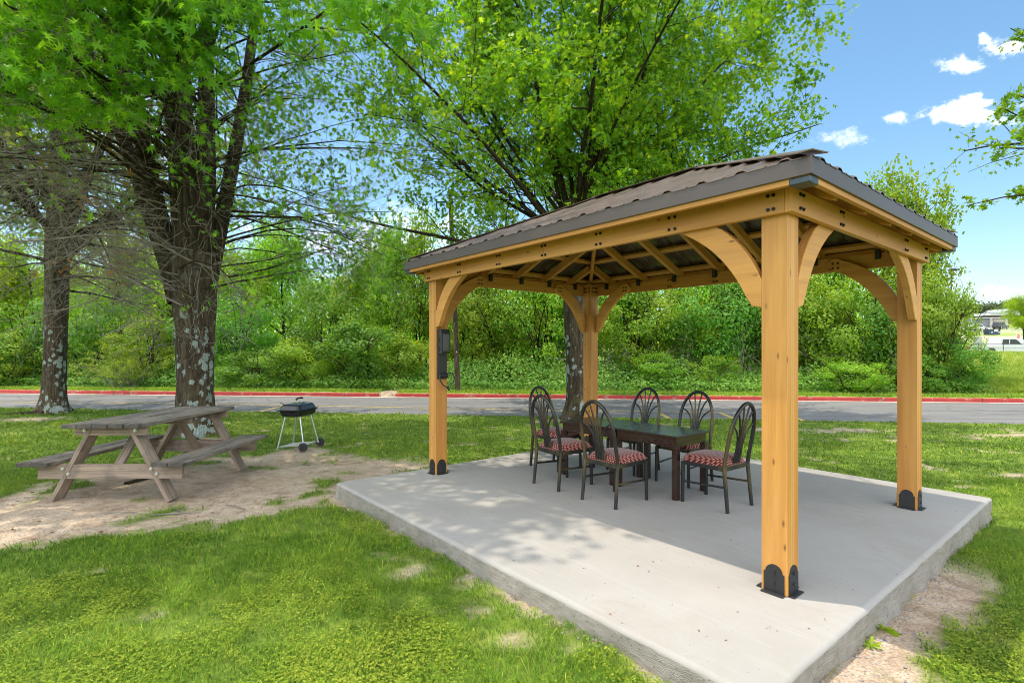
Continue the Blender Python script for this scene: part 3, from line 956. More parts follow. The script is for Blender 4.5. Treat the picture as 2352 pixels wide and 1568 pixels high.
# ------------------------------------------------------------------ grill
def grill():
    t = thing('charcoal_grill', 'small black rectangular charcoal grill with lid on thin silver legs and two wheels', 'grill', (-3.335, 8.27, -.187), R(-11))
    e, g = M['enamel'], M['galv']
    a, b = .185, .255

    def rr(hx, hy, r, n=5):
        pts = []
        for cx, cy, s in ((hx - r, hy - r, 0), (-hx + r, hy - r, 90), (-hx + r, -hy + r, 180), (hx - r, -hy + r, 270)):
            for k in range(n + 1):
                q = R(s + 90 * k / n); pts.append((cx + r * math.cos(q), cy + r * math.sin(q)))
        return pts

    def loft(secs, name, mat, par):
        mb = MB(); rings = [[(x, y, z) for x, y in rr(hx, hy, r)] for hx, hy, r, z in secs]
        n = len(rings[0]); vs = [p for r_ in rings for p in r_]
        fs = [[i * n + j, i * n + (j + 1) % n, (i + 1) * n + (j + 1) % n, (i + 1) * n + j] for i in range(len(rings) - 1) for j in range(n)]
        mb.add(vs, fs, smooth=False); mb.add(rings[0], [list(range(n))]); mb.add(rings[-1], [list(range(n))])
        return mb.build(name, mat, par)
    loft([(.10, .17, .05, .508), (.145, .215, .06, .516), (.168, .238, .06, .540), (.180, .250, .06, .600), (.2, .27, .05, .606), (.2, .27, .05, .611)], 'firebox', e, t)
    lid = loft([(.2, .27, .05, .613), (.2, .27, .05, .618), (.178, .248, .055, .622), (.155, .222, .06, .682), (.138, .205, .06, .700), (.09, .16, .05, .708)], 'lid', e, t)
    mb = MB(); mb.box(.02, .10, -.06, .02, .700, .716, bev=.003); mb.box(-.03, .02, -.02, .06, .704, .714, bev=.003); mb.build('vent', e, lid)
    mb = MB(); mb.tube([(.02, -.055, .70), (.02, -.055, .775)], .006, 8); mb.tube([(.02, .055, .70), (.02, .055, .775)], .006, 8); mb.build('handle_stem', g, lid)
    mb = MB(); mb.tube([(.02, -.085, .768), (.02, -.05, .783), (.02, .05, .788), (.02, .085, .776)], .014, 8); mb.build('handle', M['rubber'], lid)
    MB().tube([(-.12, -.16, .69), (-.17, -.19, .722), (-.19, -.17, .722)], .006, 6).build('hook', M['rubber'], lid)
    feet = [(.23, -.21), (.23, .21), (-.23, -.21), (-.23, .21)]
    for x, y in feet:
        z = .06 if x > 0 else 0
        MB().tube([(x * .52, y * .68, .525), (x * .97, y * .97, z)], .0115, 8).build('leg', g, t)
    for sy in (-1, 1):
        wh = link('wheel', MB().tube([(.232, sy * .238 - .016, .066), (.232, sy * .238 + .016, .066)], .066, 22).mesh('wheel'), M['rubber'], t)
        mb = MB(); mb.tube([(.232, sy * .238 - sy * .018, .066), (.232, sy * .238 + sy * .021, .066)], .036, 14); mb.tube([(.232, sy * .238, .066), (.232, sy * .238 + sy * .028, .066)], .010, 8)
        mb.build('hub', M['smoke'], wh)
    mb = MB()
    for i in range(9):
        y = -.195 + .39 * i / 8
        mb.tube([(-.215, y, .045), (.215, y, .085)], .003, 5)
    for x in (-.215, .215): mb.tube([(x, -.20, .065 + x * .093), (x, .20, .065 + x * .093)], .005, 6)
    mb.build('wire_shelf', g, t)


# ------------------------------------------------------------------ noise and masks
def vnoise(x, y, scale, seed=0):
    x = np.asarray(x) * scale; y = np.asarray(y) * scale
    xi = np.floor(x).astype(np.int64); yi = np.floor(y).astype(np.int64)
    fx = x - xi; fy = y - yi
    fx = fx * fx * (3 - 2 * fx); fy = fy * fy * (3 - 2 * fy)

    def h(a, b):
        n = (a * 374761393 + b * 668265263 + seed * 974711) & 0x7fffffff
        n = ((n ^ (n >> 13)) * 1274126177) & 0x7fffffff
        return ((n ^ (n >> 16)) & 0xffff) / 65535.0
    return (h(xi, yi) * (1 - fx) + h(xi + 1, yi) * fx) * (1 - fy) + (h(xi, yi + 1) * (1 - fx) + h(xi + 1, yi + 1) * fx) * fy


def fbm(x, y, s, seed=0, o=4):
    t = 0; a = .5; tot = 0
    for i in range(o):
        t = t + a * vnoise(x, y, s * 2 ** i, seed + i * 17); tot += a; a *= .55
    return t / tot


def poly_sd(poly, x, y):
    """signed distance, positive inside"""
    x = np.asarray(x, float); y = np.asarray(y, float)
    d = np.full(x.shape, 1e9); ins = np.zeros(x.shape, bool)
    n = len(poly)
    for i in range(n):
        x0, y0 = poly[i]; x1, y1 = poly[(i + 1) % n]
        ex, ey = x1 - x0, y1 - y0
        t = np.clip(((x - x0) * ex + (y - y0) * ey) / (ex * ex + ey * ey), 0, 1)
        d = np.minimum(d, np.hypot(x - x0 - t * ex, y - y0 - t * ey))
        c = ((y0 > y) != (y1 > y)) & (x < (x1 - x0) * (y - y0) / (y1 - y0 + 1e-12) + x0)
        ins ^= c
    return np.where(ins, d, -d)


SU0, SU1, SV0, SV1 = -.325, 4.03, -.96, 3.48
DIRT = [atg(*p)[:2] for p in [(-200, 1150), (0, 1128), (110, 1108), (210, 1092), (330, 1078), (420, 1050), (455, 1003), (540, 1006), (580, 1042), (650, 1030), (740, 1018), (840, 1052), (985, 1057)]] + \
       [uvw(3.4, -.9)[:2]] + [atg(*p)[:2] for p in [(765, 1158), (660, 1168), (570, 1196), (430, 1210), (330, 1220), (150, 1230), (0, 1245), (-200, 1262)]]
SPOTS = [(1310, 1492, .10, .07), (1088, 1402, .07, .04), (150, 1438, .06, .03), (330, 1420, .05, .03), (1940, 988, .75, .30), (70, 962, .9, .45),
         (2010, 1545, .20, .12), (1760, 985, .5, .2), (2345, 1000, .8, .2), (1320, 965, .5, .3), (690, 1050, .5, .4), (2320, 1090, .3, .15)]


def bare(x, y):
    x = np.asarray(x, float); y = np.asarray(y, float)
    n = fbm(x, y, 1.3, 3) - .5; n2 = fbm(x, y, 6.0, 9) - .5; n3 = fbm(x, y, 24.0, 33, 3) - .5
    sd = poly_sd(DIRT, x, y)
    b = sstep(-.12, .18, sd + .75 * n + .60 * n2 + .30 * n3)
    # tufts surviving inside the dirt
    tf = fbm(x, y, 1.9, 41)
    b = b * (1 - .9 * sstep(.60, .68, tf + .2 * n2))
    for px, py, rx, ry in SPOTS:
        gx, gy = atg(px, py)[:2]
        d = np.sqrt(((x - gx) / rx) ** 2 + ((y - gy) / ry) ** 2)
        b = np.maximum(b, .8 * sstep(1.35, .6, d + 1.6 * n + 2.2 * n2 + 1.2 * (fbm(x, y, 22, 15, 3) - .5)))
    u, v = to_uv(x, y)
    # trodden strip along the right and front sides of the slab
    w = .27 + .45 * n + .35 * n2 + .25 * n3
    st = sstep(w + .05, w - .10, SU0 - u) * sstep(-1.25, -.95, v) * sstep(2.2, 1.3, v)
    st2 = sstep(.06, .01, (SV0 - v) + .20 * n + .14 * n2 + .1 * n3) * .9
    near = (u < SU0 + .02) & (v < SV1)
    b = np.maximum(b, np.where(near, st, 0)); b = np.maximum(b, np.where((v < SV0 + .02) & (u > SU0 - .1) & (u < SU1 + .1), st2, 0))
    # worn soil sprinkled everywhere
    b = np.maximum(b, .75 * sstep(.70, .80, fbm(x, y, 2.6, 77) + .25 * n2))
    yk = kerb_line(x)
    gx0, gx1 = atd(862, 910, 18.6)[0], atd(906, 910, 18.6)[0]
    gap = sstep(gx0 - .1, gx0 + .1, x) * sstep(gx1 + .1, gx1 - .1, x) * sstep(yk - .5, yk, y) * sstep(yk + 2.2, yk + 1.5, y)
    return np.clip(np.maximum(b, gap), 0, 1)


# ------------------------------------------------------------------ ground, slab, road
def ground():
    def axis(a, b, fine, far, g):
        p = [0.0]; s = fine
        while p[-1] < b: p.append(p[-1] + s); s = s if p[-1] < g else s * 1.16
        q = [0.0]; s = fine
        while q[-1] > a: q.append(q[-1] - s); s = s if q[-1] > -g else s * 1.16
        return np.array(sorted(set(q + p)))
    xs = axis(-700, 700, .085, 0, 13); ys = axis(-60, 900, .085, 0, 22)
    X, Y = np.meshgrid(xs, ys)
    Z = gz(X, Y)
    B = bare(X, Y)
    inner = (Y < road_near(X) - .1)
    Z = Z + np.where(inner, (fbm(X, Y, 2.2, 5) - .5) * .035 - .012 * B, 0)
    u, v = to_uv(X, Y)
    under = (u > SU0 + .06) & (u < SU1 - .06) & (v > SV0 + .06) & (v < SV1 - .06)
    Z = np.where(under, Z - .08, Z)
    far = (Y > kerb_line(X) + .1) * 1.0
    pale = ((Y > 93) & (Y < 113)) * .9 + ((Y > 50) & (Y < 64) & (X > 35)) * .0
    pale = pale + ((Y > 130) & (Y < 156)) * .5
    nx, ny = len(xs), len(ys)
    verts = np.stack([X, Y, Z], -1).reshape(-1, 3)
    i = np.arange(nx * ny).reshape(ny, nx)
    q = np.stack([i[:-1, :-1], i[:-1, 1:], i[1:, 1:], i[1:, :-1]], -1).reshape(-1, 4)
    me = np_mesh('ground', verts, q.ravel(), np.arange(len(q)) * 4, np.full(len(q), 4),
                 {'bare': ('POINT', B.ravel()), 'far': ('POINT', far.ravel()), 'pale': ('POINT', pale.ravel())}, True)
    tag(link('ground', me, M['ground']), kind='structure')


def slab():
    t_mat = Matrix.Translation((*A0, 0)) @ Matrix.Rotation(ROT, 4, 'Z')
    bm = bmesh.new()
    nu, nv = 60, 60
    us = np.linspace(SU0, SU1, nu); vs_ = np.linspace(SV0, SV1, nv)
    mb = MB()
    r = .03

    def edge_wob(u, v): return .007 * (vnoise(u * 3, v * 3, 2, 5) - .5) + .005 * (vnoise(u, v, 17, 8) - .5)
    # top
    vs = []; fs = []
    uu = np.linspace(SU0 + r, SU1 - r, nu); vv = np.linspace(SV0 + r, SV1 - r, nv)
    for a in uu:
        for b in vv: vs.append((b, a, 0))
    for i in range(nu - 1):
        for j in range(nv - 1):
            k = i * nv + j; fs.append([k, k + 1, k + nv + 1, k + nv])
    mb.add(vs, fs, 0, True)
    # rounded rim and sides, one long strip round the slab
    per = [(b, SU0 + r, 0, -1) for b in vv] + [(SV1 - r, a, 1, 0) for a in uu] + [(b, SU1 - r, 0, 1) for b in vv[::-1]] + [(SV0 + r, a, -1, 0) for a in uu[::-1]]
    prof = [(0, 0.0)] + [(r * math.sin(q), r * math.cos(q) - r) for q in np.linspace(.3, math.pi / 2, 5)] + [(r, -.06), (r + .004, -.10), (r + .006, -.15), (r + .010, -.19), (r + .012, -.26), (r + .014, -.40)]
    n = len(prof); vs = []; fs = []; mats = []
    for k, (x, y, nx, ny) in enumerate(per):
        # blend normals at corners
        p0 = per[k - 1]; p1 = per[(k + 1) % len(per)]
        mx, my = nx, ny
        if (p0[2], p0[3]) != (nx, ny): mx, my = nx + p0[2], ny + p0[3]
        if (p1[2], p1[3]) != (nx, ny): mx, my = nx + p1[2], ny + p1[3]
        for o, z in prof:
            wob = edge_wob(x * 1.0, y * 1.0 + z * 2) * (1 if o > 0 else 0) * (1 + 5 * min(1, max(0, (-z - .05) / .12)))
            vs.append((x + mx * (o + wob), y + my * (o + wob), z))
    m = len(per)
    for k in range(m):
        k2 = (k + 1) % m
        for j in range(n - 1):
            fs.append([k * n + j, k2 * n + j, k2 * n + j + 1, k * n + j + 1])
    b0 = len(mb.f)
    mb.add(vs, fs, 1, True)
    for q in range(b0, len(mb.f)):
        if (q - b0) % (n - 1) < 4: mb.m[q] = 0
    o = mb.build('concrete_slab', [M['slab'], M['slabside']])
    o.matrix_world = t_mat
    tag(o, kind='structure')


def strip_mesh(pts_a, pts_b, z):
    vs = [(x, y, z) for x, y in pts_a] + [(x, y, z) for x, y in pts_b]
    n = len(pts_a)
    return vs, [[i, i + 1, n + i + 1, n + i] for i in range(n - 1)]


def road():
    xs = np.concatenate([np.linspace(-160, -30, 14), np.linspace(-29, 29, 117), np.linspace(30, 160, 14)])
    wob = lambda x: .05 * (vnoise(x, x * 0, .9, 4) - .5) + .04 * (vnoise(x, x * 0, 4, 6) - .5)
    mb = MB(); vs, fs = strip_mesh([(x, road_near(x) + wob(x)) for x in xs], [(x, kerb_line(x) + .02) for x in xs], ROAD_Z)
    mb.add(vs, fs)
    tag(mb.build('road', M['asphalt']), kind='structure')
    # concrete gutter pan along the kerb
    mb = MB(); vs, fs = strip_mesh([(x, kerb_line(x) - .20 + .03 * (vnoise(x, x * 0, 3, 2) - .5)) for x in xs], [(x, kerb_line(x) + .03) for x in xs], ROAD_Z + .004)
    mb.add(vs, fs); tag(mb.build('gutter', M['kerbgrey']), kind='structure')
    # yellow paint
    def line(p, q, w, label):
        p = np.array(p); q = np.array(q); d = (q - p) / np.linalg.norm(q - p); nrm = np.array([-d[1], d[0]]) * w / 2
        mb = MB(); mb.add([(*(p - nrm), ROAD_Z + .0045), (*(q - nrm), ROAD_Z + .0045), (*(q + nrm), ROAD_Z + .0045), (*(p + nrm), ROAD_Z + .0045)], [[0, 1, 2, 3]])
        tag(mb.build('road_marking', M['yellow']), kind='structure')
    P = lambda x, y: at(x, y, ROAD_Z)
    line(P(-120, 921), P(500, 927.5), .09, ''); line(P(500, 927.5), P(1192, 940.6), .09, ''); line(P(1192, 940.6), P(1652, 946.9), .09, '')
    line(P(1652, 946.9), P(1690, 963), .11, ''); line(P(1515, 949.5), P(1537, 960.5), .13, ''); line(P(654, 931), P(600, 944.5), .09, ''); line(P(1795, 947), P(1850, 968), .10, '')


def kerb():
    h = .128
    prof = [(-.005, ROAD_Z - .05), (.0, ROAD_Z + h - .03), (.012, ROAD_Z + h - .008), (.035, ROAD_Z + h), (.15, ROAD_Z + h), (.165, ROAD_Z + h - .02), (.17, ROAD_Z - .05)]
    gx0, gx1 = atd(864, 910, 18.6)[0], atd(905, 910, 18.6)[0]
    labs = ['red painted concrete kerb on the far side of the road, left of the gap', 'red painted concrete kerb on the far side of the road, right of the gap']
    for (a, b), lab in zip(((-150, gx0), (gx1, 150)), labs):
        xs = [x for x in np.arange(-150, 151, 3.0) if a + .3 < x < b - .3]
        xs = [a] + xs + [b]
        mb = MB(); vs = []; fs = []; n = len(prof)
        for x in xs:
            endk = 1.0
            for o, z in prof:
                zz = z
                vs.append((x, kerb_line(x) + o, zz))
        for i in range(len(xs) - 1):
            for j in range(n - 1): fs.append([i * n + j, (i + 1) * n + j, (i + 1) * n + j + 1, i * n + j + 1])
        fs.append(list(range(n))); fs.append(list(range((len(xs) - 1) * n, len(xs) * n)))
        mb.add(vs, fs)
        # dark joints between the cast lengths
        o = mb.build('kerb', M['kerbred'])
        tag(o, lab, 'kerb')
        mj = MB()
        for x in xs[1:-1]:
            y = kerb_line(x)
            mj.box(x - .008, x + .008, y - .004, y + .04, ROAD_Z + .01, ROAD_Z + h + .002)
        mj.build('joint', M['black'], o)


# ------------------------------------------------------------------ blades and leaves
def frames(nrm, ref):
    t = np.cross(nrm, ref); l = np.linalg.norm(t, axis=1, keepdims=True); t = t / np.maximum(l, 1e-6)
    return t, np.cross(nrm, t)


def unit(n, rng=RNG):
    v = rng.normal(size=(n, 3)); return v / np.linalg.norm(v, axis=1, keepdims=True)


STAR16 = np.array([(0, 0), (.06, .17), (.42, .02), (.11, .31), (.56, .44), (.10, .54), (.36, .90), (.06, .74), (0, 1.12), (-.06, .74), (-.36, .90), (-.10, .54), (-.56, .44), (-.11, .31), (-.42, .02), (-.06, .17)])
STAR10 = np.array([(0, 0), (.40, .14), (.16, .34), (.48, .62), (.12, .62), (0, 1.05), (-.12, .62), (-.48, .62), (-.16, .34), (-.40, .14)])
OVAL = np.array([(0, 0), (.26, .30), (.22, .68), (0, 1), (-.22, .68), (-.26, .30)])
DIAM = np.array([(0, 0), (.30, .5), (0, 1), (-.30, .5)])


def leaf_mesh(name, pos, size, shape, rnd, up=.5, droop=0.0, nrm=None, rng=RNG, axis=None):
    n = len(pos)
    N = unit(n, rng)
    if nrm is not None: N = N * .6 + nrm
    N[:, 2] += up
    N /= np.maximum(np.linalg.norm(N, axis=1, keepdims=True), 1e-6)
    ax = unit(n, rng)
    ax[:, 2] -= droop
    if axis is not None: ax = ax * .6 + axis
    T = ax - N * np.sum(ax * N, 1, keepdims=True)
    T /= np.maximum(np.linalg.norm(T, axis=1, keepdims=True), 1e-6)
    S = np.cross(N, T)
    k = len(shape)
    sx = shape[:, 0][None, :, None]; sy = shape[:, 1][None, :, None]
    cu = rng.uniform(.2, 1.7, n)[:, None]; bend = ((-.42 * np.abs(shape[:, 0]))[None] * cu - (.20 * shape[:, 1] ** 2)[None] * cu[::-1])[:, :, None]
    V = pos[:, None, :] + size[:, None, None] * (S[:, None, :] * sx + T[:, None, :] * sy + N[:, None, :] * bend)
    me = np_mesh(name, V.reshape(-1, 3), np.arange(n * k), np.arange(n) * k, np.full(n, k), {'rnd': ('FACE', np.clip(rnd, 0, 1))})
    return me


def blade_mesh(name, x, y, z, h, w, lean, rnd, rng=RNG):
    """bent three-point blades: 5 vertices, a quad and a triangle"""
    n = len(x); a = rng.uniform(0, 2 * np.pi, n); b = rng.uniform(0, 2 * np.pi, n)
    sx, sy = np.cos(a) * w / 2, np.sin(a) * w / 2
    lx, ly = np.cos(b) * lean * h, np.sin(b) * lean * h
    P = np.zeros((n, 5, 3))
    P[:, 0] = np.stack([x - sx, y - sy, z - .004], 1); P[:, 1] = np.stack([x + sx, y + sy, z - .004], 1)
    P[:, 2] = np.stack([x + sx * .8 + lx * .35, y + sy * .8 + ly * .35, z + h * .6], 1)
    P[:, 3] = np.stack([x - sx * .8 + lx * .35, y - sy * .8 + ly * .35, z + h * .6], 1)
    P[:, 4] = np.stack([x + lx, y + ly, z + h * (1 - .42 * lean)], 1)
    i = np.arange(n)[:, None] * 5
    loops = np.concatenate([i + np.array([[0, 1, 2, 3]]), i + np.array([[3, 2, 4]])], 1).ravel()
    starts = (np.arange(n)[:, None] * 7 + np.array([[0, 4]])).ravel(); tot = np.tile([4, 3], n)
    return np_mesh(name, P.reshape(-1, 3), loops, starts, tot, {'rnd': ('FACE', np.repeat(np.clip(rnd, 0, 1), 2))})


def ground_z(x, y):
    z = gz(x, y)
    return z + np.where(y < road_near(x) - .1, (fbm(x, y, 2.2, 5) - .5) * .035 - .012 * bare(x, y), 0)


def lawn():
    rng = np.random.default_rng(21)
    XS, YS, HS, WS, LS, RS = [], [], [], [], [], []
    bands = [(1.2, 2.6, 12500), (2.6, 4.2, 8000), (4.2, 6.5, 2700), (6.5, 9.5, 1150), (9.5, 15.5, 520)]
    for y0, y1, dens in bands:
        hw = y1 * 1.02 + .6
        n = int(dens * (y1 - y0) * 2 * hw)
        x = rng.uniform(-hw, hw, n); y = rng.uniform(y0, y1, n)
        k = (np.abs(x) < y * 1.02 + .6) & (y < road_near(x) - .04 + .12 * (vnoise(x, y, 3, 1) - .5))
        u, v = to_uv(x, y); k &= ~((u > SU0 - .005) & (u < SU1 + .005) & (v > SV0 - .005) & (v < SV1 + .005))
        x, y = x[k], y[k]
        b = bare(x, y); pt = fbm(x, y, 3.2, 31); pt2 = fbm(x, y, .8, 55)
        thin = np.clip(.35 + 1.5 * (fbm(x, y, 7, 61) - .25), .3, 1)
        k = rng.random(len(x)) < (1 - np.clip(b * 1.25, 0, 1)) ** 1.5 * thin
        x, y, b, pt, pt2 = x[k], y[k], b[k], pt[k], pt2[k]
        h = (.022 + .05 * pt ** 1.5 * rng.uniform(.5, 1.5, len(x)) + .03 * (pt2 > .62) * rng.random(len(x))) * (1 - .35 * b)
        w = np.maximum(.0032, .0011 * y) * rng.uniform(.7, 1.3, len(x))
        XS.append(x); YS.append(y); h = h * np.where(rng.random(len(x)) < .04, 1.7, 1); HS.append(h); WS.append(w); LS.append(rng.uniform(.4, 1.6, len(x)))
        dry = (rng.random(len(x)) < .05) * .5
        RS.append(.12 + .50 * (pt2 - .2) + .35 * (pt - .35) + rng.normal(0, .13, len(x)) + dry)
    x, y, h, w, l, r = [np.concatenate(a) for a in (XS, YS, HS, WS, LS, RS)]
    me = blade_mesh('lawn_grass', x, y, ground_z(x, y), h, w, l, r, rng)
    print('blades', len(x))
    tag(link('lawn_grass', me, M['grass']), kind='stuff')
    # clover and chickweed between the blades
    n = 420000
    y = 1.2 + 5.5 * rng.random(n) ** 1.5; x = rng.uniform(-1, 1, n) * (y * 1.02 + .5)
    u, v = to_uv(x, y)
    k = ~((u > SU0 - .01) & (u < SU1 + .01) & (v > SV0 - .01) & (v < SV1 + .01))
    x, y = x[k], y[k]
    cl = fbm(x, y, 1.6, 91)
    k = rng.random(len(x)) < (1 - np.clip(bare(x, y) * 1.3, 0, 1)) * sstep(.47, .72, cl + .17 * sstep(3.3, 2.5, y + .8 * (fbm(x, y, .9, 14) - .5)) * np.where(x > 2, .6, 1))  # extra clover up front: its lighter green stands in for stronger sunlight
    x, y, cl = x[k], y[k], cl[k]
    n = len(x)
    zz = ground_z(x, y) + rng.uniform(.008, .05, n)
    # three leaflets each
    a = rng.uniform(0, 6.28, n); P = []; AX = []
    for i in range(3):
        AX.append(np.stack([np.cos(a + i * 2.09), np.sin(a + i * 2.09), np.zeros(n)], 1)); P.append(np.stack([x, y, zz], 1))
    s = np.repeat(rng.uniform(.004, .0085, n)[None], 3, 0).ravel()
    r = np.tile(.30 + .6 * (cl - .3) + rng.normal(0, .2, n), 3)
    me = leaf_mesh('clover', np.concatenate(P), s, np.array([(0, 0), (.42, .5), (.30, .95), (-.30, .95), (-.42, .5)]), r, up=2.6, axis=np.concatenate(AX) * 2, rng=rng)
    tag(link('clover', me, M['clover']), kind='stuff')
    # short verge behind the kerb
    n = 26000
    x = rng.uniform(-24, 24, n); y = kerb_line(x) + .16 + rng.random(n) ** 1.3 * 1.15
    gx0, gx1 = atd(862, 910, 18.6)[0], atd(906, 910, 18.6)[0]
    k = ~((x > gx0) & (x < gx1)); x, y = x[k], y[k]; n = len(x)
    me = blade_mesh('verge_grass', x, y, gz(x, y), rng.uniform(.05, .14, n), rng.uniform(.02, .035, n), rng.uniform(.2, 1, n), .45 + rng.normal(0, .2, n), rng)
    tag(link('verge_grass', me, M['meadow']), kind='stuff')
    # tall meadow to the right of the thicket
    n = 90000
    t = rng.random(n) ** 1.6; y = 18.2 + 32 * t; x = y * rng.uniform(.70, 1.25, n)
    k = y > kerb_line(x) + 1.4; x, y = x[k], y[k]; n = len(x)
    pt = fbm(x, y, .5, 13)
    h = (.30 + .65 * pt * rng.uniform(.6, 1.3, n)) * np.where(y < 21, np.clip((y - kerb_line(x) - .9) / 2.2, .25, 1), 1)
    me = blade_mesh('meadow_grass', x, y, gz(x, y), h, .0014 * y * rng.uniform(.6, 1.2, n), rng.uniform(.15, .9, n), .1 + .9 * (pt - .1) + rng.normal(0, .2, n), rng)
    tag(link('meadow_grass', me, M['meadow']), kind='stuff')


# ------------------------------------------------------------------ branching
class Wood:
    """batches of polylines turned into one tube mesh"""
    def __init__(s): s.b = []

    def add(s, P, Rr, k): s.b.append((np.asarray(P, float), np.asarray(Rr, float), k))

    def mesh(s, name):
        V, LO, ST, TO = [], [], [], []; vo = 0; lo = 0
        for P, Rr, k in s.b:
            N, m, _ = P.shape
            T = np.empty_like(P); T[:, 1:-1] = P[:, 2:] - P[:, :-2]; T[:, 0] = P[:, 1] - P[:, 0]; T[:, -1] = P[:, -1] - P[:, -2]
            T /= np.maximum(np.linalg.norm(T, axis=2, keepdims=True), 1e-9)
            mean = T.mean(1); ref = np.where(np.abs(mean[:, 2:3]) < .75, np.array([[0, 0, 1.]]), np.array([[1., 0, 0]]))
            U = np.cross(T, ref[:, None, :]); U /= np.maximum(np.linalg.norm(U, axis=2, keepdims=True), 1e-9)
            B = np.cross(T, U)
            a = np.arange(k) * 2 * np.pi / k
            Q = P[:, :, None, :] + Rr[:, :, None, None] * (U[:, :, None, :] * np.cos(a)[None, None, :, None] + B[:, :, None, :] * np.sin(a)[None, None, :, None])
            V.append(Q.reshape(-1, 3))
            i = np.arange(N)[:, None, None] * m * k + np.arange(m - 1)[None, :, None] * k
            j = np.arange(k)[None, None, :]; j2 = (j + 1) % k
            q = np.stack([i + j, i + j2, i + k + j2, i + k + j], -1).reshape(-1, 4) + vo
            LO.append(q.ravel()); ST.append(lo + np.arange(len(q)) * 4); TO.append(np.full(len(q), 4))
            vo += N * m * k; lo += q.size
        return np_mesh(name, np.concatenate(V), np.concatenate(LO), np.concatenate(ST), np.concatenate(TO), None, True)


def grow(start, d, length, r0, m, rng, wob=.15, grav=0.0, taper=.25):
    """N polylines from start points and directions"""
    N = len(start); P = np.zeros((N, m, 3)); P[:, 0] = start
    d = d / np.linalg.norm(d, axis=1, keepdims=True)
    g = grav if np.ndim(grav) else np.full(N, grav)
    for i in range(1, m):
        d = d + rng.normal(0, wob, (N, 3)); d[:, 2] += g
        d /= np.linalg.norm(d, axis=1, keepdims=True)
        P[:, i] = P[:, i - 1] + d * (length / (m - 1))[:, None]
    t = np.linspace(0, 1, m)[None]
    return P, r0[:, None] * (1 - (1 - taper) * t)


def sprout(P, Rr, cnt, rng, t0=.2, t1=1.0, ang=(35, 75), ln=(.5, 1.0), m=4, wob=.15, grav=0.0, taper=.3, rk=.45, lfun=None, rmin=.003, bias=None):
    """children along every parent polyline"""
    N, mm, _ = P.shape
    if N == 0: return np.zeros((0, m, 3)), np.zeros((0, m)), np.zeros(0)
    idx = np.repeat(np.arange(N), cnt); t = rng.uniform(t0, t1, len(idx))
    f = t * (mm - 1); i = np.minimum(f.astype(int), mm - 2); w = (f - i)[:, None]
    base = P[idx, i] * (1 - w) + P[idx, i + 1] * w
    T = P[idx, i + 1] - P[idx, i]; T /= np.maximum(np.linalg.norm(T, axis=1, keepdims=True), 1e-9)
    rv = unit(len(idx), rng); S = rv - T * np.sum(rv * T, 1, keepdims=True); S /= np.maximum(np.linalg.norm(S, axis=1, keepdims=True), 1e-9)
    a = np.radians(rng.uniform(ang[0], ang[1], len(idx)))[:, None]
    d = T * np.cos(a) + S * np.sin(a)
    if bias is not None: d = d + np.asarray(bias)
    length = rng.uniform(ln[0], ln[1], len(idx))
    if lfun is not None: length = length * lfun(t)
    rp = (Rr[idx, i] * (1 - w[:, 0]) + Rr[idx, i + 1] * w[:, 0])
    r = np.maximum(rmin, rp * rk * rng.uniform(.7, 1.1, len(idx)))
    C, CR = grow(base, d, length, r, m, rng, wob, grav, taper)
    return C, CR, t


def along(P, k, rng, t0=.15, t1=1.0, spread=.06):
    N, m, _ = P.shape
    idx = np.repeat(np.arange(N), k); t = rng.uniform(t0, t1, len(idx))
    f = t * (m - 1); i = np.minimum(f.astype(int), m - 2); w = (f - i)[:, None]
    return P[idx, i] * (1 - w) + P[idx, i + 1] * w + rng.normal(0, spread, (len(idx), 3))


def trunk_mesh(name, zs, rs, cxs, cys, seed, flare=.5, roots=6, n=40):
    ph = seed * 1.7; V = []
    zz = np.concatenate([np.linspace(-.15, .6, 14), np.linspace(.7, zs[-1], 26)])
    for z in zz:
        r = np.interp(z, zs, rs); cx = np.interp(z, zs, cxs); cy = np.interp(z, zs, cys)
        for j in range(n):
            a = 2 * math.pi * j / n
            fl = flare * math.exp(-max(0, z) / .20) * (.45 + .55 * max(0, math.cos(roots * a / 2 + ph)) ** 2 + .3 * math.cos(3 * a + ph))
            nz = .09 * (vnoise(np.array([a * 2.2 + 50 + seed]), np.array([z * .9 + 9]), 1.0, seed)[0] - .5) + .05 * math.cos(3 * a + z * .5 + seed) + .05 * (vnoise(np.array([j * .9]), np.array([z * 3.0]), 1.0, seed + 3)[0] - .5)
            rr = r * (1 + fl + nz)
            V.append((cx + rr * math.cos(a), cy + rr * math.sin(a), z))
    fs = []
    for i in range(len(zz) - 1):
        for j in range(n): fs.append([i * n + j, i * n + (j + 1) % n, (i + 1) * n + (j + 1) % n, (i + 1) * n + j])
    mb = MB(); mb.add(V, fs, smooth=True)
    return mb.mesh(name)


# ------------------------------------------------------------------ the big trees
def dirs(n, az, el, rng):
    a = np.radians(rng.uniform(az[0], az[1], n)); e = np.radians(rng.uniform(el[0], el[1], n))
    return np.stack([np.cos(a) * np.cos(e), np.sin(a) * np.cos(e), np.sin(e)], 1)


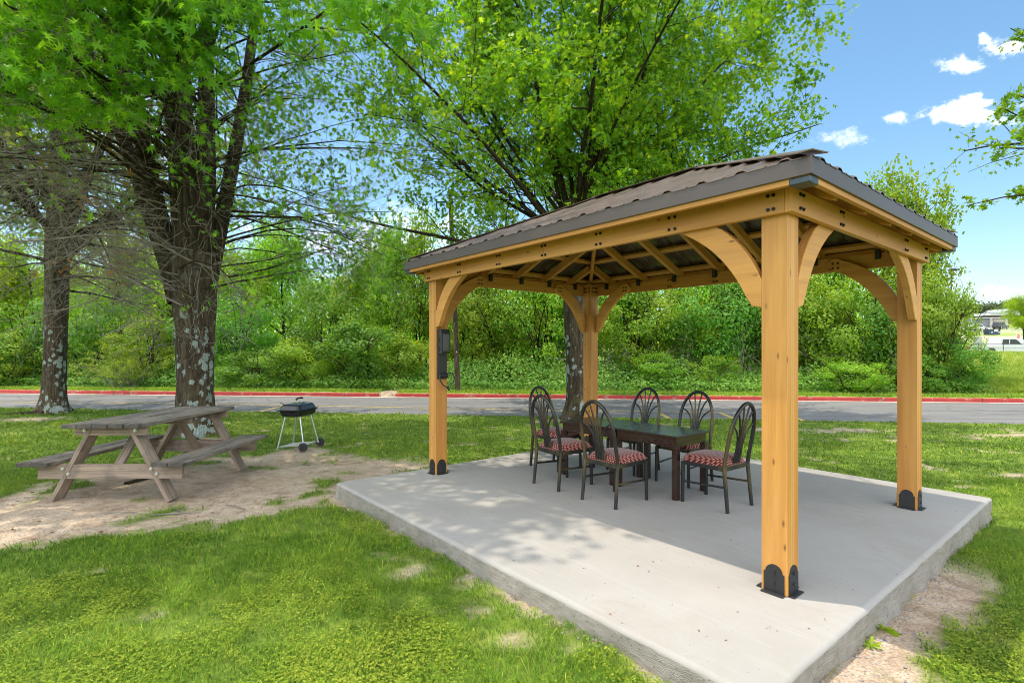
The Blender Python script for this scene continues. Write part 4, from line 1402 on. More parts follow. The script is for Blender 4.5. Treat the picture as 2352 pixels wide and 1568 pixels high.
def tree_left():
    """the many-stemmed oak behind the picnic table"""
    rng = np.random.default_rng(101)
    bx, by, bz = -5.74, 9.6, gz1(-5.74, 9.6)
    t = thing('oak_tree', 'big oak behind the picnic table, its lichen-spotted trunk splitting into many upright stems', 'tree', (bx, by, bz))
    link('trunk', trunk_mesh('trunk', [0, .4, .9, 2.0, 2.8, 3.3], [.36, .315, .285, .315, .37, .34], [0, 0, 0, -.02, -.03, -.03], [0] * 6, 3, .42), M['bark'], t)
    wd = Wood()
    tops = np.array([(-1.5, .2), (-1.1, -.4), (-.75, .6), (-.40, -.35), (-.1, .8), (.08, -.5), (.25, .3), (.42, -.1), (.58, .6)])
    st = np.stack([tops[:, 0] * .21 - .03, tops[:, 1] * .2, np.full(9, 2.4)], 1)
    d = np.stack([tops[:, 0], tops[:, 1], np.full(9, 5.4)], 1)
    S, SR = grow(st, d, rng.uniform(8.5, 10.0, 9), rng.uniform(.145, .18, 9), 14, rng, .018, .004, .18)
    wd.add(S, SR, 10)
    link('stem', wd.mesh('stem'), M['bark_stem'], t)
    # living laterals, drooping at their ends
    wd = Wood(); tw = Wood()
    A, AR, ta = sprout(S, SR, 10, rng, .22, .98, (50, 88), (3.4, 5.4), 9, .09, -.035, .2, .22, lambda q: 1.12 - .5 * q)
    wd.add(A, AR, 6)
    # low branches reaching right and towards the camera, hanging down
    n = 26; st = np.stack([rng.uniform(-.2, .5, n), rng.uniform(-.5, .3, n), rng.uniform(2.6, 5.6, n)], 1)
    Lr, LrR = grow(st, dirs(n, (-70, 50), (-5, 35), rng), rng.uniform(2.6, 4.0, n), rng.uniform(.014, .026, n), 9, rng, .07, -.06, .2)
    wd.add(Lr, LrR, 6)
    n = 22; st = np.stack([rng.uniform(-.5, .3, n), rng.uniform(-.5, .0, n), rng.uniform(4.2, 6.4, n)], 1)
    Lf, LfR = grow(st, dirs(n, (-135, -62), (5, 35), rng), rng.uniform(4.0, 6.0, n), rng.uniform(.02, .036, n), 9, rng, .06, -.05, .2)
    wd.add(Lf, LfR, 6)
    n = 20; st = np.stack([rng.uniform(-.1, .5, n), rng.uniform(-.6, .1, n), rng.uniform(5.6, 8.6, n)], 1)  # upper limbs, mostly out of view, placed to shade the slab
    Lu, LuR = grow(st, dirs(n, (-95, -35), (2, 28), rng), rng.uniform(4.8, 6.8, n), rng.uniform(.026, .042, n), 9, rng, .06, -.02, .2)
    wd.add(Lu, LuR, 6)
    allL = [(A, AR), (Lr, LrR), (Lf, LfR), (Lu, LuR)]
    leaves, big = [], []
    for i, (P, Rr) in enumerate(allL):
        B, BR, tb = sprout(P, Rr, 11 if i == 0 else 13, rng, .28, 1.0, (25, 65), (.8, 1.9), 5, .12, -.05, .3, .5, lambda q: 1.1 - .5 * q)
        tw.add(B, BR, 4)
        C, CR, tc = sprout(B, BR, 4, rng, .2, 1.0, (25, 60), (.3, .8), 4, .14, -.05, .4, .6)
        tw.add(C, CR, 3)
        lf = np.concatenate([along(C, (6, 9, 8, 13)[i], rng, .1, 1.0, .07), along(B, (4, 6, 5, 9)[i], rng, .35, 1.0, .07)])
        (big if i >= 2 else leaves).append(lf)
    lv = np.concatenate(leaves + big)
    # keep the crown and its shadow off the open foreground
    wx, wy, wz = lv[:, 0] + bx, lv[:, 1] + by, lv[:, 2] + bz
    hz_ = wz + .12
    xs, ys = wx + .299 * hz_, wy - .088 * hz_          # where each leaf's shadow lands
    lim = np.interp(xs, [-9, -3, -2.2, -.9, -.2, .1, .5, 1.2, 3], [2.2, 2.3, 2.95, 2.85, 2.8, 3.35, 3.15, 3.6, 4.2]) + .55 * (fbm(xs, ys, 1.6, 44) - .5)
    keep = (ys > lim) & (wy > 2.9) & (wz > 1.9)
    # thin the sky hole between the two crowns
    px = 1176 + F * wx / wy; py = HY - F * (wz - CAM_H) / wy
    dens = np.ones(len(lv)); dens[(px > 540) & (py > 120)] = .34; dens[(px > 560) & (py > 330)] = .22; dens[(px < 340) & (py > 290)] = .06; dens[(px > 330) & (px < 560) & (py > 200)] = .12
    dens[(wx < -3.2) & (wy < 8.5) & (wz > 6.2)] *= .42  # upper leaves thinned so sun reaches the foliage below them
    keep &= rng.random(len(lv)) < dens
    lv = lv[keep]; n = len(lv)
    rnd = np.clip(.42 + .9 * (fbm(lv[:, 0], lv[:, 1] + lv[:, 2], .9, 5) - .5) + rng.normal(0, .17, n), 0, 1)
    print('oak leaves', n)
    sz = rng.uniform(.085, .14, n) * np.where(lv[:, 1] < -2.2, 1.15, .8)
    link('crown', leaf_mesh('crown', lv, sz, STAR16, rnd, .5, .5, rng=rng), M['star'], t)
    link('branches', wd.mesh('branches'), M['limb'], t)
    # bare dead twigs: a grey tangle round the stems and out to the left
    n = 46; st = np.stack([rng.uniform(-.45, .45, n), rng.uniform(-.5, .1, n), rng.uniform(2.3, 6.2, n)], 1)
    Dd, DR = grow(st, dirs(n, (150, 262), (4, 38), rng), rng.uniform(2.0, 4.4, n), rng.uniform(.010, .021, n), 9, rng, .15, -.05, .2)
    tw.add(Dd, DR, 5)
    E_, ER, _ = sprout(Dd, DR, 13, rng, .12, 1.0, (25, 75), (.5, 1.6), 6, .16, -.04, .3, .5, None, .004)
    tw.add(E_, ER, 3)
    G2, GR, _ = sprout(E_, ER, 3, rng, .2, 1.0, (30, 80), (.2, .7), 5, .2, -.03, .4, .7, None, .003)
    tw.add(G2, GR, 3)
    n = 300; a = rng.uniform(math.pi, 2 * math.pi, n); z = rng.uniform(1.6, 6.0, n)
    st = np.stack([np.cos(a) * (.38 + .1 * z) - .03, np.sin(a) * .42, z], 1)
    K, KR = grow(st, np.stack([np.cos(a), np.sin(a), rng.uniform(-.8, .8, n)], 1), rng.uniform(.35, 1.1, n), rng.uniform(.004, .008, n), 7, rng, .30, -.06, .5)
    tw.add(K, KR, 3)
    link('twigs', tw.mesh('twigs'), M['twig'], t)
    # a few brown dead leaves caught in the tangle
    dl = along(Dd, 1, rng, .3, 1.0, .08); dl = np.repeat(dl[:26], 5, 0) + rng.normal(0, .06, (130, 3))
    link('dead_leaves', leaf_mesh('dead_leaves', dl, rng.uniform(.06, .13, 130), STAR10, rng.random(130), 0, .8, rng=rng), M['deadleaf'], t)


def tree_far_left():
    rng = np.random.default_rng(202)
    bx, by = -12.0, 13.9; bz = gz1(bx, by)
    t = thing('oak_tree', 'smaller oak near the left edge, its dark trunk under bare grey drooping twigs', 'tree', (bx, by, bz))
    link('trunk', trunk_mesh('trunk', [0, .5, 1.5, 3.0, 4.2, 6.5, 9], [.30, .265, .245, .25, .26, .2, .12], [0, 0, .02, .05, .05, .1, .2], [0] * 7, 8, .75, 7), M['bark'], t)
    wd = Wood(); tw = Wood()
    n = 16; st = np.stack([np.full(n, .05), np.zeros(n), rng.uniform(3.4, 5.8, n)], 1)
    S, SR = grow(st, dirs(n, (0, 360), (35, 80), rng), rng.uniform(4, 6.5, n), rng.uniform(.07, .13, n), 9, rng, .07, .0, .2); wd.add(S, SR, 7)
    n = 44; st = np.stack([np.full(n, .05), np.zeros(n), rng.uniform(3.2, 7.0, n)], 1)
    Dd, DR = grow(st, dirs(n, (0, 360), (-10, 35), rng), rng.uniform(2.5, 5.0, n), rng.uniform(.025, .05, n), 9, rng, .09, -.06, .2); wd.add(Dd, DR, 5)
    E_, ER, _ = sprout(Dd, DR, 12, rng, .15, 1, (25, 70), (.7, 1.9), 6, .14, -.05, .3, .5, None, .006); tw.add(E_, ER, 3)
    G2, GR, _ = sprout(E_, ER, 3, rng, .2, 1, (30, 70), (.3, .8), 4, .18, -.03, .4, .7, None, .005); tw.add(G2, GR, 3)
    A, AR, _ = sprout(S, SR, 9, rng, .3, 1, (30, 75), (1.5, 3.2), 7, .1, -.03, .25, .4); wd.add(A, AR, 5)
    B, BR, _ = sprout(A, AR, 8, rng, .3, 1, (25, 60), (.6, 1.4), 4, .14, -.04, .3, .5, None, .005); tw.add(B, BR, 3)
    lv = along(B, 16, rng, .1, 1, .12)
    lv = lv[lv[:, 2] > 4.6 + rng.random(len(lv))]
    n = len(lv)
    link('crown', leaf_mesh('crown', lv, rng.uniform(.11, .18, n), STAR10, np.clip(rng.normal(.45, .2, n), 0, 1), .5, .4, rng=rng), M['star'], t)
    link('branches', wd.mesh('branches'), M['limb'], t); link('twigs', tw.mesh('twigs'), M['twig'], t)
    # surface roots
    ro = Wood(); n = 5
    P, Rr = grow(np.tile([[0, 0, .02]], (n, 1)) + dirs(n, (150, 330), (0, 0), rng) * .35, dirs(n, (150, 345), (-4, 2), rng), rng.uniform(.6, 1.2, n), rng.uniform(.05, .09, n), 7, rng, .12, 0, .3)
    P[:, :, 2] = gz(P[:, :, 0] + bx, P[:, :, 1] + by) - bz + .01
    ro.add(P, Rr, 7); link('roots', ro.mesh('roots'), M['limb'], t)


def tree_mid():
    rng = np.random.default_rng(303)
    bx, by = 1.62, 12.75; bz = gz1(bx, by)
    t = thing('maple_tree', 'broad maple with a wide bright green crown and lichen-covered trunk just behind the pavilion', 'tree', (bx, by, bz))
    link('trunk', trunk_mesh('trunk', [0, .5, 1.5, 3.0, 4.2, 5.2], [.34, .29, .275, .285, .33, .28], [0, -.02, -.06, -.12, -.14, -.1], [0] * 6, 5, .5, 7), M['bark'], t)
    wd = Wood(); tw = Wood()
    # fan of leaders
    n = 34; el = np.concatenate([rng.uniform(8, 30, 9), rng.uniform(30, 60, 13), rng.uniform(60, 86, 12)])
    az = rng.uniform(0, 360, n); az[:9] = np.linspace(0, 320, 9) + rng.uniform(-15, 15, 9)
    a, e = np.radians(az), np.radians(el)
    D = np.stack([np.cos(a) * np.cos(e), np.sin(a) * np.cos(e), np.sin(e)], 1)
    st = np.stack([-.12 + D[:, 0] * .12, D[:, 1] * .12, rng.uniform(3.3, 5.2, n)], 1)
    S, SR = grow(st, D, rng.uniform(6.2, 7.8, n), rng.uniform(.035, .075, n), 12, rng, .045, .012, .15)

    def outside(P):
        x, y, z = P[..., 0] + bx, P[..., 1] + by, P[..., 2] + bz
        yq = np.maximum(y, 2); qy = HY - F * (z - CAM_H) / yq
        return 1176 + F * x / yq > np.interp(qy, [-400, 0, 60, 180, 240, 330, 420], [2080, 2010, 1985, 1940, 1950, 1840, 1800])
    for i in range(n):                     # shorten leaders that would leave the crown's outline
        for _ in range(12):
            if outside(S[i])[-1]: S[i] = S[i, :1] + (S[i] - S[i, :1]) * .9
    wd.add(S, SR, 8)
    A, AR, _ = sprout(S, SR, 14, rng, .16, 1.0, (28, 65), (1.2, 3.0), 7, .10, .008, .25, .4, lambda q: 1.15 - .55 * q, .008)
    k = ~outside(A)[:, -1]; A, AR = A[k], AR[k]; wd.add(A, AR, 5)
    B, BR, _ = sprout(A, AR, 9, rng, .25, 1.0, (28, 65), (.5, 1.3), 5, .13, .0, .3, .5, lambda q: 1.1 - .4 * q, .005)
    k = ~outside(B + np.array([.1, 0, 0]))[:, -1]; B, BR = B[k], BR[k]; tw.add(B, BR, 4)
    lv = along(B, 26, rng, .15, 1.0, .09)
    # spray tips that poke out of the outline
    wx, wy, wz = lv[:, 0] + bx, lv[:, 1] + by, lv[:, 2] + bz
    px = 1176 + F * wx / wy; py = HY - F * (wz - CAM_H) / wy
    edge = np.interp(py, [-400, 0, 60, 180, 240, 330, 420], [2120, 2040, 2010, 1965, 1975, 1870, 1910]) + 55 * (fbm(wz * 2, wx * .7, 1.0, 9) - .5) * 2
    lo = np.interp(px, [800, 950, 1050, 1200, 1350, 1500, 1900], [520, 565, 575, 565, 500, 490, 480])
    keep = (px < edge) & (py < lo) & (wy > 6.8)
    keep &= ~((px < 1230) & (py > 260) & (rng.random(len(lv)) < .50)); keep &= ~((px < 1010) & (py > 150) & (rng.random(len(lv)) < .35))
    lv = lv[keep]; n = len(lv); print('maple leaves', n)
    cl = fbm(lv[:, 0] + lv[:, 1] * .5, lv[:, 2], .8, 15)
    rnd = np.clip(.40 + .9 * (cl - .5) + rng.normal(0, .17, n), 0, 1)
    link('crown', leaf_mesh('crown', lv, rng.uniform(.075, .135, n), STAR10, rnd, .55, .25, rng=rng), M['star2'], t)
    link('branches', wd.mesh('branches'), M['limb'], t); link('twigs', tw.mesh('twigs'), M['limb'], t)


def tree_right():
    """tree standing just outside the frame; three sprays of it hang into view"""
    rng = np.random.default_rng(404)
    bx, by = 14.6, 11.0; bz = gz1(bx, by)
    t = thing('oak_tree', 'oak at the right edge of which only leafy branch ends show against the sky', 'tree', (bx, by, bz))
    link('trunk', trunk_mesh('trunk', [0, .5, 2, 4, 8], [.36, .3, .27, .24, .12], [0] * 5, [0] * 5, 6, .5), M['bark'], t)
    wd = Wood(); tw = Wood()
    tgt = [atd(2235, 470, 10.6), atd(2290, 345, 10.4), atd(2300, 250, 10.6), atd(2325, 60, 10.8), atd(2345, 220, 11.2), atd(2350, 300, 10), atd(2335, 440, 11)]
    P = []
    for q in tgt:
        s = np.array([0, 0, rng.uniform(3.2, 6.0)]); e_ = np.array(q) - np.array([bx, by, bz])
        tt = np.linspace(0, 1, 9)[:, None]
        P.append(s * (1 - tt) + e_ * tt + np.array([0, 0, 1.0]) * (.5 * np.sin(tt * np.pi)) + rng.normal(0, .04, (9, 3)))
    P = np.array(P); Rr = np.linspace(.06, .008, 9)[None] * np.ones((len(P), 1)); wd.add(P, Rr, 6)
    n = 12; st = np.stack([np.zeros(n), np.zeros(n), rng.uniform(3.5, 8, n)], 1)
    S, SR = grow(st, dirs(n, (-90, 120), (5, 70), rng), rng.uniform(3, 5, n), rng.uniform(.05, .1, n), 9, rng, .06, 0, .2); wd.add(S, SR, 6)
    B, BR, _ = sprout(P, Rr, 16, rng, .5, 1.0, (25, 60), (.25, .75), 5, .12, 0, .3, .6, lambda q: 1.2 - .6 * q, .004); wd.add(B, BR, 3)
    A, AR, _ = sprout(S, SR, 10, rng, .3, 1.0, (30, 60), (.8, 2), 5, .12, 0, .3, .5); wd.add(A, AR, 3)
    lv = np.concatenate([along(B, 14, rng, .1, 1, .05), along(A, 30, rng, .2, 1, .2)])
    n = len(lv)
    link('crown', leaf_mesh('crown', lv, rng.uniform(.08, .14, n), STAR10, np.clip(rng.normal(.45, .18, n), 0, 1), .5, .2, rng=rng), M['star2'], t)
    link('branches', wd.mesh('branches'), M['limb'], t)


# ------------------------------------------------------------------ thicket behind the road
def clump_leaves(rng, ncl, nlf, ax=(.5, .5, .5), zc=.5, lo=.04, fill=.75, cr=(.10, .20)):
    """leaf positions on irregular clumps filling a unit-high ellipsoid-ish mass"""
    c = unit(ncl, rng) * (rng.random(ncl) ** (1 / 3) * .35 + .65 * fill)[:, None]
    c = c * np.array(ax) * .86; c[:, 2] += zc
    r = rng.uniform(cr[0], cr[1], ncl)
    dn = fbm(c[:, 0] * 3 + 7 * rng.random(), c[:, 1] * 3 + c[:, 2] * 2.2 + 9 * rng.random(), 1.0, int(rng.integers(99)))
    c = (c - np.array([0, 0, zc])) * (.62 + .85 * dn)[:, None] + np.array([0, 0, zc])
    k = rng.integers(0, ncl, nlf)
    d = unit(nlf, rng); rad = r[k] * rng.uniform(.55, 1.08, nlf) ** .7
    p = c[k] + d * rad[:, None] * np.array([1, 1, .8])
    keep = p[:, 2] > lo
    out = (p - np.array([0, 0, zc])); out /= np.maximum(np.linalg.norm(out, axis=1, keepdims=True), 1e-6)
    tone = .30 + .35 * rng.random(ncl)[k]
    return p[keep], (d * .7 + out * .5)[keep], tone[keep]


def bush_variant(seed, kind):
    """returns (crown mesh, wood mesh, bare-stem mesh or None) for a plant 1 m high and about 1 m wide"""
    rng = np.random.default_rng(seed)
    if kind == 'dense':
        p, nrm, tone = clump_leaves(rng, 46, 9500, (.55, .50, .50), .50, .01, .8, (.09, .19))
        s = rng.uniform(.020, .034, len(p)); sh = OVAL
    elif kind == 'loose':
        p, nrm, tone = clump_leaves(rng, 60, 8500, (.52, .48, .50), .52, .02, .75, (.06, .15))
        s = rng.uniform(.018, .032, len(p)); sh = OVAL
    wd = Wood()
    if kind in ('dense', 'loose'):
        n = 9; S, SR = grow(np.stack([rng.uniform(-.12, .12, n), rng.uniform(-.1, .1, n), np.zeros(n)], 1), dirs(n, (0, 360), (50, 88), rng), rng.uniform(.7, .95, n), rng.uniform(.008, .014, n), 7, rng, .1, 0, .2)
        wd.add(S, SR, 5); A, AR, _ = sprout(S, SR, 6, rng, .3, 1, (25, 60), (.15, .4), 4, .15, 0, .3, .5, None, .0025); wd.add(A, AR, 3)
    elif kind == 'sapling':
        # slender stems, leaves in loose layers with sky between
        n = 4; S, SR = grow(np.stack([rng.uniform(-.08, .08, n), rng.uniform(-.08, .08, n), np.zeros(n)], 1), dirs(n, (0, 360), (72, 89), rng), rng.uniform(.8, 1.0, n), rng.uniform(.009, .013, n), 9, rng, .05, .01, .2)
        wd.add(S, SR, 5); A, AR, _ = sprout(S, SR, 18, rng, .22, 1, (35, 70), (.16, .38), 5, .12, .02, .3, .4, lambda q: 1.25 - .8 * q, .002); wd.add(A, AR, 3)
        B, BR, _ = sprout(A, AR, 5, rng, .25, 1, (25, 60), (.05, .14), 3, .15, 0, .4, .6, None, .0015); wd.add(B, BR, 3)
        p = along(B, 27, rng, 0, 1, .024); nrm = np.zeros_like(p); tone = .25 + .4 * fbm(p[:, 0] * 6, p[:, 2] * 6, 1.0, seed)
        s = rng.uniform(.018, .031, len(p)); sh = OVAL
    elif kind == 'arch':
        # shrub of arching canes
        n = 60; S, SR = grow(np.stack([rng.uniform(-.2, .2, n), rng.uniform(-.2, .2, n), np.zeros(n)], 1), dirs(n, (0, 360), (55, 85), rng), rng.uniform(.8, 1.35, n), np.full(n, .004), 9, rng, .05, -.12, .4)
        wd.add(S, SR, 3); A, AR, _ = sprout(S, SR, 6, rng, .3, 1, (25, 60), (.1, .25), 4, .15, -.05, .4, .7, None, .0015); wd.add(A, AR, 3)
        p = along(A, 22, rng, 0, 1, .02); p = p[p[:, 2] > .02]; nrm = np.zeros_like(p); tone = .25 + .4 * rng.random(len(p))
        s = rng.uniform(.014, .026, len(p)); sh = DIAM
    elif kind == 'tree':
        n = 1; S, SR = grow(np.zeros((1, 3)), np.array([[.02, 0, 1.]]), np.array([.75]), np.array([.018]), 9, rng, .04, 0, .3); wd.add(S, SR, 7)
        Q, QR, _ = sprout(S, SR, 22, rng, .30, 1, (30, 62), (.28, .48), 7, .08, .01, .25, .5, lambda q: 1.25 - .6 * q, .003); wd.add(Q, QR, 4)
        A, AR, _ = sprout(Q, QR, 8, rng, .3, 1, (30, 60), (.08, .2), 4, .12, 0, .3, .5, None, .0018); wd.add(A, AR, 3)
        p = along(A, 66, rng, 0, 1, .028); nrm = np.zeros_like(p); tone = .2 + .5 * fbm(p[:, 0] * 5 + p[:, 1] * 2, p[:, 2] * 5, 1.0, seed)
        s = rng.uniform(.013, .024, len(p)); sh = OVAL
    if kind in ('dense', 'loose'):       # leafy shoots that break the outline
        ns = 42; b0 = p[rng.integers(0, len(p), ns)]
        dd = b0 - np.array([0, 0, .35]); dd /= np.linalg.norm(dd, axis=1, keepdims=True)
        Q, QR = grow(b0 * .92, dd + np.array([0, 0, .55]) + rng.normal(0, .25, (ns, 3)), rng.uniform(.10, .30, ns), np.full(ns, .0028), 6, rng, .10, -.02, .3)
        wd.add(Q, QR, 3)
        sp = along(Q, 26, rng, .1, 1, .014); p = np.concatenate([p, sp]); nrm = np.concatenate([nrm, np.zeros_like(sp)]); tone = np.concatenate([tone, .40 + .3 * rng.random(len(sp))]); s = np.concatenate([s, rng.uniform(.015, .027, len(sp))])
    n = len(p)
    me = leaf_mesh('crown_' + kind, p, s, sh, np.clip(tone + rng.normal(0, .16, n), 0, 1), .45, .1, nrm=nrm, rng=rng)
    return me, wd.mesh('stems_' + kind)


def thicket():
    var = {}
    for kind, seeds in (('dense', (1, 2, 3)), ('loose', (4, 5)), ('sapling', (6, 7)), ('arch', (8,)), ('tree', (9, 10))):
        var[kind] = [bush_variant(500 + s, kind) for s in seeds]
    cache = {}
    rng = np.random.default_rng(88)
    # photo column, depth, height, width, kind, leaf colour, name, label
    T = [
        (-70, 25, 6.6, 6.5, 'tree', 'bushy', 'tree', 'yellow-green tree at the left edge of the picture behind the road'),
        (20, 22.6, 2.6, 3.6, 'loose', 'bushl', 'bush', 'light green bush at the far left beside the dark trunk'),
        (80, 27, 7.4, 6.0, 'tree', 'bushy', 'tree', 'bright yellow-green tree showing left of the smaller oak trunk'),
        (75, 23.6, 4.0, 4.0, 'dense', 'bushd', 'bush', 'dark bush directly behind the smaller oak trunk'),
        (215, 24, 4.5, 4.4, 'dense', 'bushd', 'bush', 'dark green bush midway between the two oak trunks'),
        (255, 28, 8.2, 7.0, 'tree', 'bushy', 'tree', 'tall yellow-green tree rising between the two oak trunks'),
        (335, 22.8, 3.3, 3.6, 'loose', 'bushl', 'bush', 'light leafy bush just left of the big oak trunk'),
        (390, 27, 6.6, 6.2, 'tree', 'bushl', 'tree', 'green tree directly behind the big oak trunk'),
        (300, 21.6, 1.5, 2.4, 'arch', 'bushy', 'shrub', 'low yellowish shrub near the kerb between the oak trunks'),
        (520, 24.5, 4.2, 4.6, 'dense', 'bushd', 'bush', 'dark bush just right of the big oak trunk'),
        (560, 29, 7.4, 6.0, 'tree', 'bushl', 'tree', 'airy green tree right of the big oak trunk'),
        (655, 31, 8.6, 6.6, 'tree', 'bushl', 'tree', 'slender tree with a forked pale stem above the grill'),
        (600, 21.8, 1.7, 3.4, 'dense', 'under', 'shrub', 'low spreading shrub behind the kerb right of the big trunk'),
        (700, 22.2, 2.2, 3.4, 'dense', 'bushl', 'shrub', 'low leafy shrub behind the kerb above the grill'),
        (745, 25, 5.2, 4.6, 'dense', 'bushd', 'bush', 'dark rounded bush above and right of the grill'),
        (830, 22.0, 3.2, 4.6, 'loose', 'under', 'shrub', 'broad green shrub left of the kerb gap'),
        (815, 27, 6.6, 5.4, 'tree', 'bushl', 'tree', 'airy tree behind the broad shrub by the kerb gap'),
        (905, 25, 7.1, 4.6, 'sapling', 'bushl', 'sapling', 'tall light green sapling left of the pavilion eave'),
        (975, 24.4, 6.9, 4.2, 'sapling', 'bushl', 'sapling', 'tall light green sapling directly behind the left pavilion post'),
        (930, 22, 2.4, 3.0, 'loose', 'bushl', 'shrub', 'pale shrub behind the gap in the kerb'),
        (1070, 23.6, 5.6, 4.6, 'loose', 'bushl', 'bush', 'leafy bush right of the utility pole'),
        (1150, 24.4, 6.0, 5.0, 'dense', 'bushl', 'bush', 'green bush under the left knee braces'),
        (1240, 23.2, 5.2, 4.6, 'loose', 'bushl', 'bush', 'green bush just left of the maple trunk'),
        (1330, 24.6, 6.0, 5.0, 'dense', 'bushd', 'bush', 'dark bush right behind the maple trunk'),
        (1440, 22.8, 4.9, 4.8, 'loose', 'bushl', 'bush', 'light bush right of the back post'),
        (1530, 23.8, 5.8, 5.0, 'dense', 'bushl', 'bush', 'bush behind the middle of the dining set'),
        (1500, 21.0, 1.6, 2.6, 'loose', 'bushl', 'shrub', 'low shrub at the kerb behind the far chairs'),
        (1640, 22.4, 5.2, 4.6, 'dense', 'bushd', 'bush', 'dark bush left of the thick front post'),
        (1720, 23.4, 5.8, 4.8, 'loose', 'bushd', 'bush', 'bush hidden half behind the thick front post'),
        (1640, 20.6, 1.5, 2.2, 'dense', 'bushl', 'shrub', 'low shrub at the kerb left of the thick front post'),
        (1830, 22.0, 5.6, 4.6, 'loose', 'bushl', 'bush', 'light bush just right of the thick front post'),
        (1920, 21.2, 4.6, 4.0, 'dense', 'bushl', 'bush', 'rounded bush centred between the two right-hand posts'),
        (2000, 20.8, 4.6, 3.8, 'dense', 'bushd', 'bush', 'dark bush left of the right post'),
        (1945, 24, 8.6, 5.6, 'sapling', 'bushl', 'sapling', 'tall sapling poking above the roof corner'),
        (2050, 22.4, 8.0, 5.2, 'sapling', 'bushl', 'sapling', 'tall leafy sapling behind the right end of the roof'),
        (2128, 21.2, 7.0, 4.0, 'sapling', 'bushl', 'sapling', 'sapling whose crown shows right of the roof end'),
        (2090, 20.4, 4.7, 3.6, 'dense', 'bushl', 'bush', 'bright bush behind the right post'),
        (2150, 19.8, 4.6, 2.7, 'dense', 'bushl', 'bush', 'bright bush at the right end of the thicket'),
        (2195, 19.3, 2.3, 2.1, 'dense', 'bushd', 'bush', 'low dark bush at the right foot of the thicket by the meadow'),
        (2105, 18.9, 1.6, 2.2, 'loose', 'bushd', 'shrub', 'low dark shrub at the kerb behind the right post'),
        (1960, 19.2, 1.4, 2.6, 'dense', 'bushl', 'shrub', 'low green shrub at the kerb between the right-hand posts'),
    ]
    for i, (px, Y, h, w, kind, mat, name, lab) in enumerate(T):
        vi = i % len(var[kind]); key = (kind, vi, mat)
        cme, wme = var[kind][vi]
        if key not in cache:
            a = cme.copy(); a.materials.append(M[mat]); b = wme.copy(); b.materials.append(M['limb'] if kind != 'arch' else M['twig'])
            cache[key] = (a, b)
        a, b = cache[key]
        Y = max(Y - .7, 18.4); x = (px - 1176) / F * Y
        t = thing(name, lab, name, (x, Y, gz1(x, Y) - .05), rng.uniform(0, 6.28))
        t.scale = (w, w, h)
        link('crown', a, None, t); link('branches', b, None, t)
    # leaning bare stems and vines under the bushes
    wd = Wood(); n = 46
    x = rng.uniform(2, 16, n); y = kerb_line(x) + rng.uniform(1.9, 4.0, n)
    P, Rr = grow(np.stack([x, y, gz(x, y)], 1), dirs(n, (0, 360), (25, 80), rng), rng.uniform(1.2, 2.8, n), rng.uniform(.007, .018, n), 8, rng, .16, -.05, .4)
    wd.add(P, Rr, 4); A, AR, _ = sprout(P, Rr, 7, rng, .3, 1, (30, 80), (.4, 1.4), 5, .2, -.05, .4, .5, None, .006); wd.add(A, AR, 3)
    tag(link('dead_vines', wd.mesh('dead_vines'), M['twig']), kind='stuff')
    # low weeds and creepers along the foot of the thicket
    n = 70000; x = rng.uniform(-24, 16.2, n); dep = rng.random(n) ** 1.2 * 5.0
    hh = .25 + 1.5 * fbm(x, dep, .7, 19) * np.clip(dep / 1.6, .15, 1)
    y = kerb_line(x) + .95 + dep * .85
    z = gz(x, y) + hh * rng.random(n) ** .7
    P = np.stack([x, y, z], 1); nrm = np.tile([[0, -.6, .5]], (n, 1))
    me = leaf_mesh('undergrowth', P, rng.uniform(.06, .13, n), OVAL, np.clip(.1 + .8 * fbm(x, y, .9, 23) + rng.normal(0, .18, n), 0, 1), .4, .1, nrm=nrm, rng=rng)
    tag(link('undergrowth', me, M['under']), kind='stuff')
    # the wood behind, one green mass
    C, NR, TN = [], [], []
    for i in range(95):
        x = rng.uniform(-38, 24); y = rng.uniform(29, 42)
        if x / y > .66: continue
        p, nrm, tone = clump_leaves(rng, 22, 1300, (.55, .5, .5), .5, 0, .8, (.12, .24))
        h = rng.uniform(5.5, 8.6) * (.85 if abs(x + 6) < 6 else 1); w = rng.uniform(5, 8)
        C.append(p * np.array([w, w, h]) + np.array([x, y, gz1(x, y)])); NR.append(nrm); TN.append(tone)
    C, NR, TN = map(np.concatenate, (C, NR, TN)); n = len(C)
    me = leaf_mesh('woodland', C, rng.uniform(.16, .30, n), OVAL, np.clip(TN + rng.normal(0, .15, n), 0, 1), .4, 0, nrm=NR, rng=rng)
    tag(link('woodland', me, M['bushl']), kind='stuff')


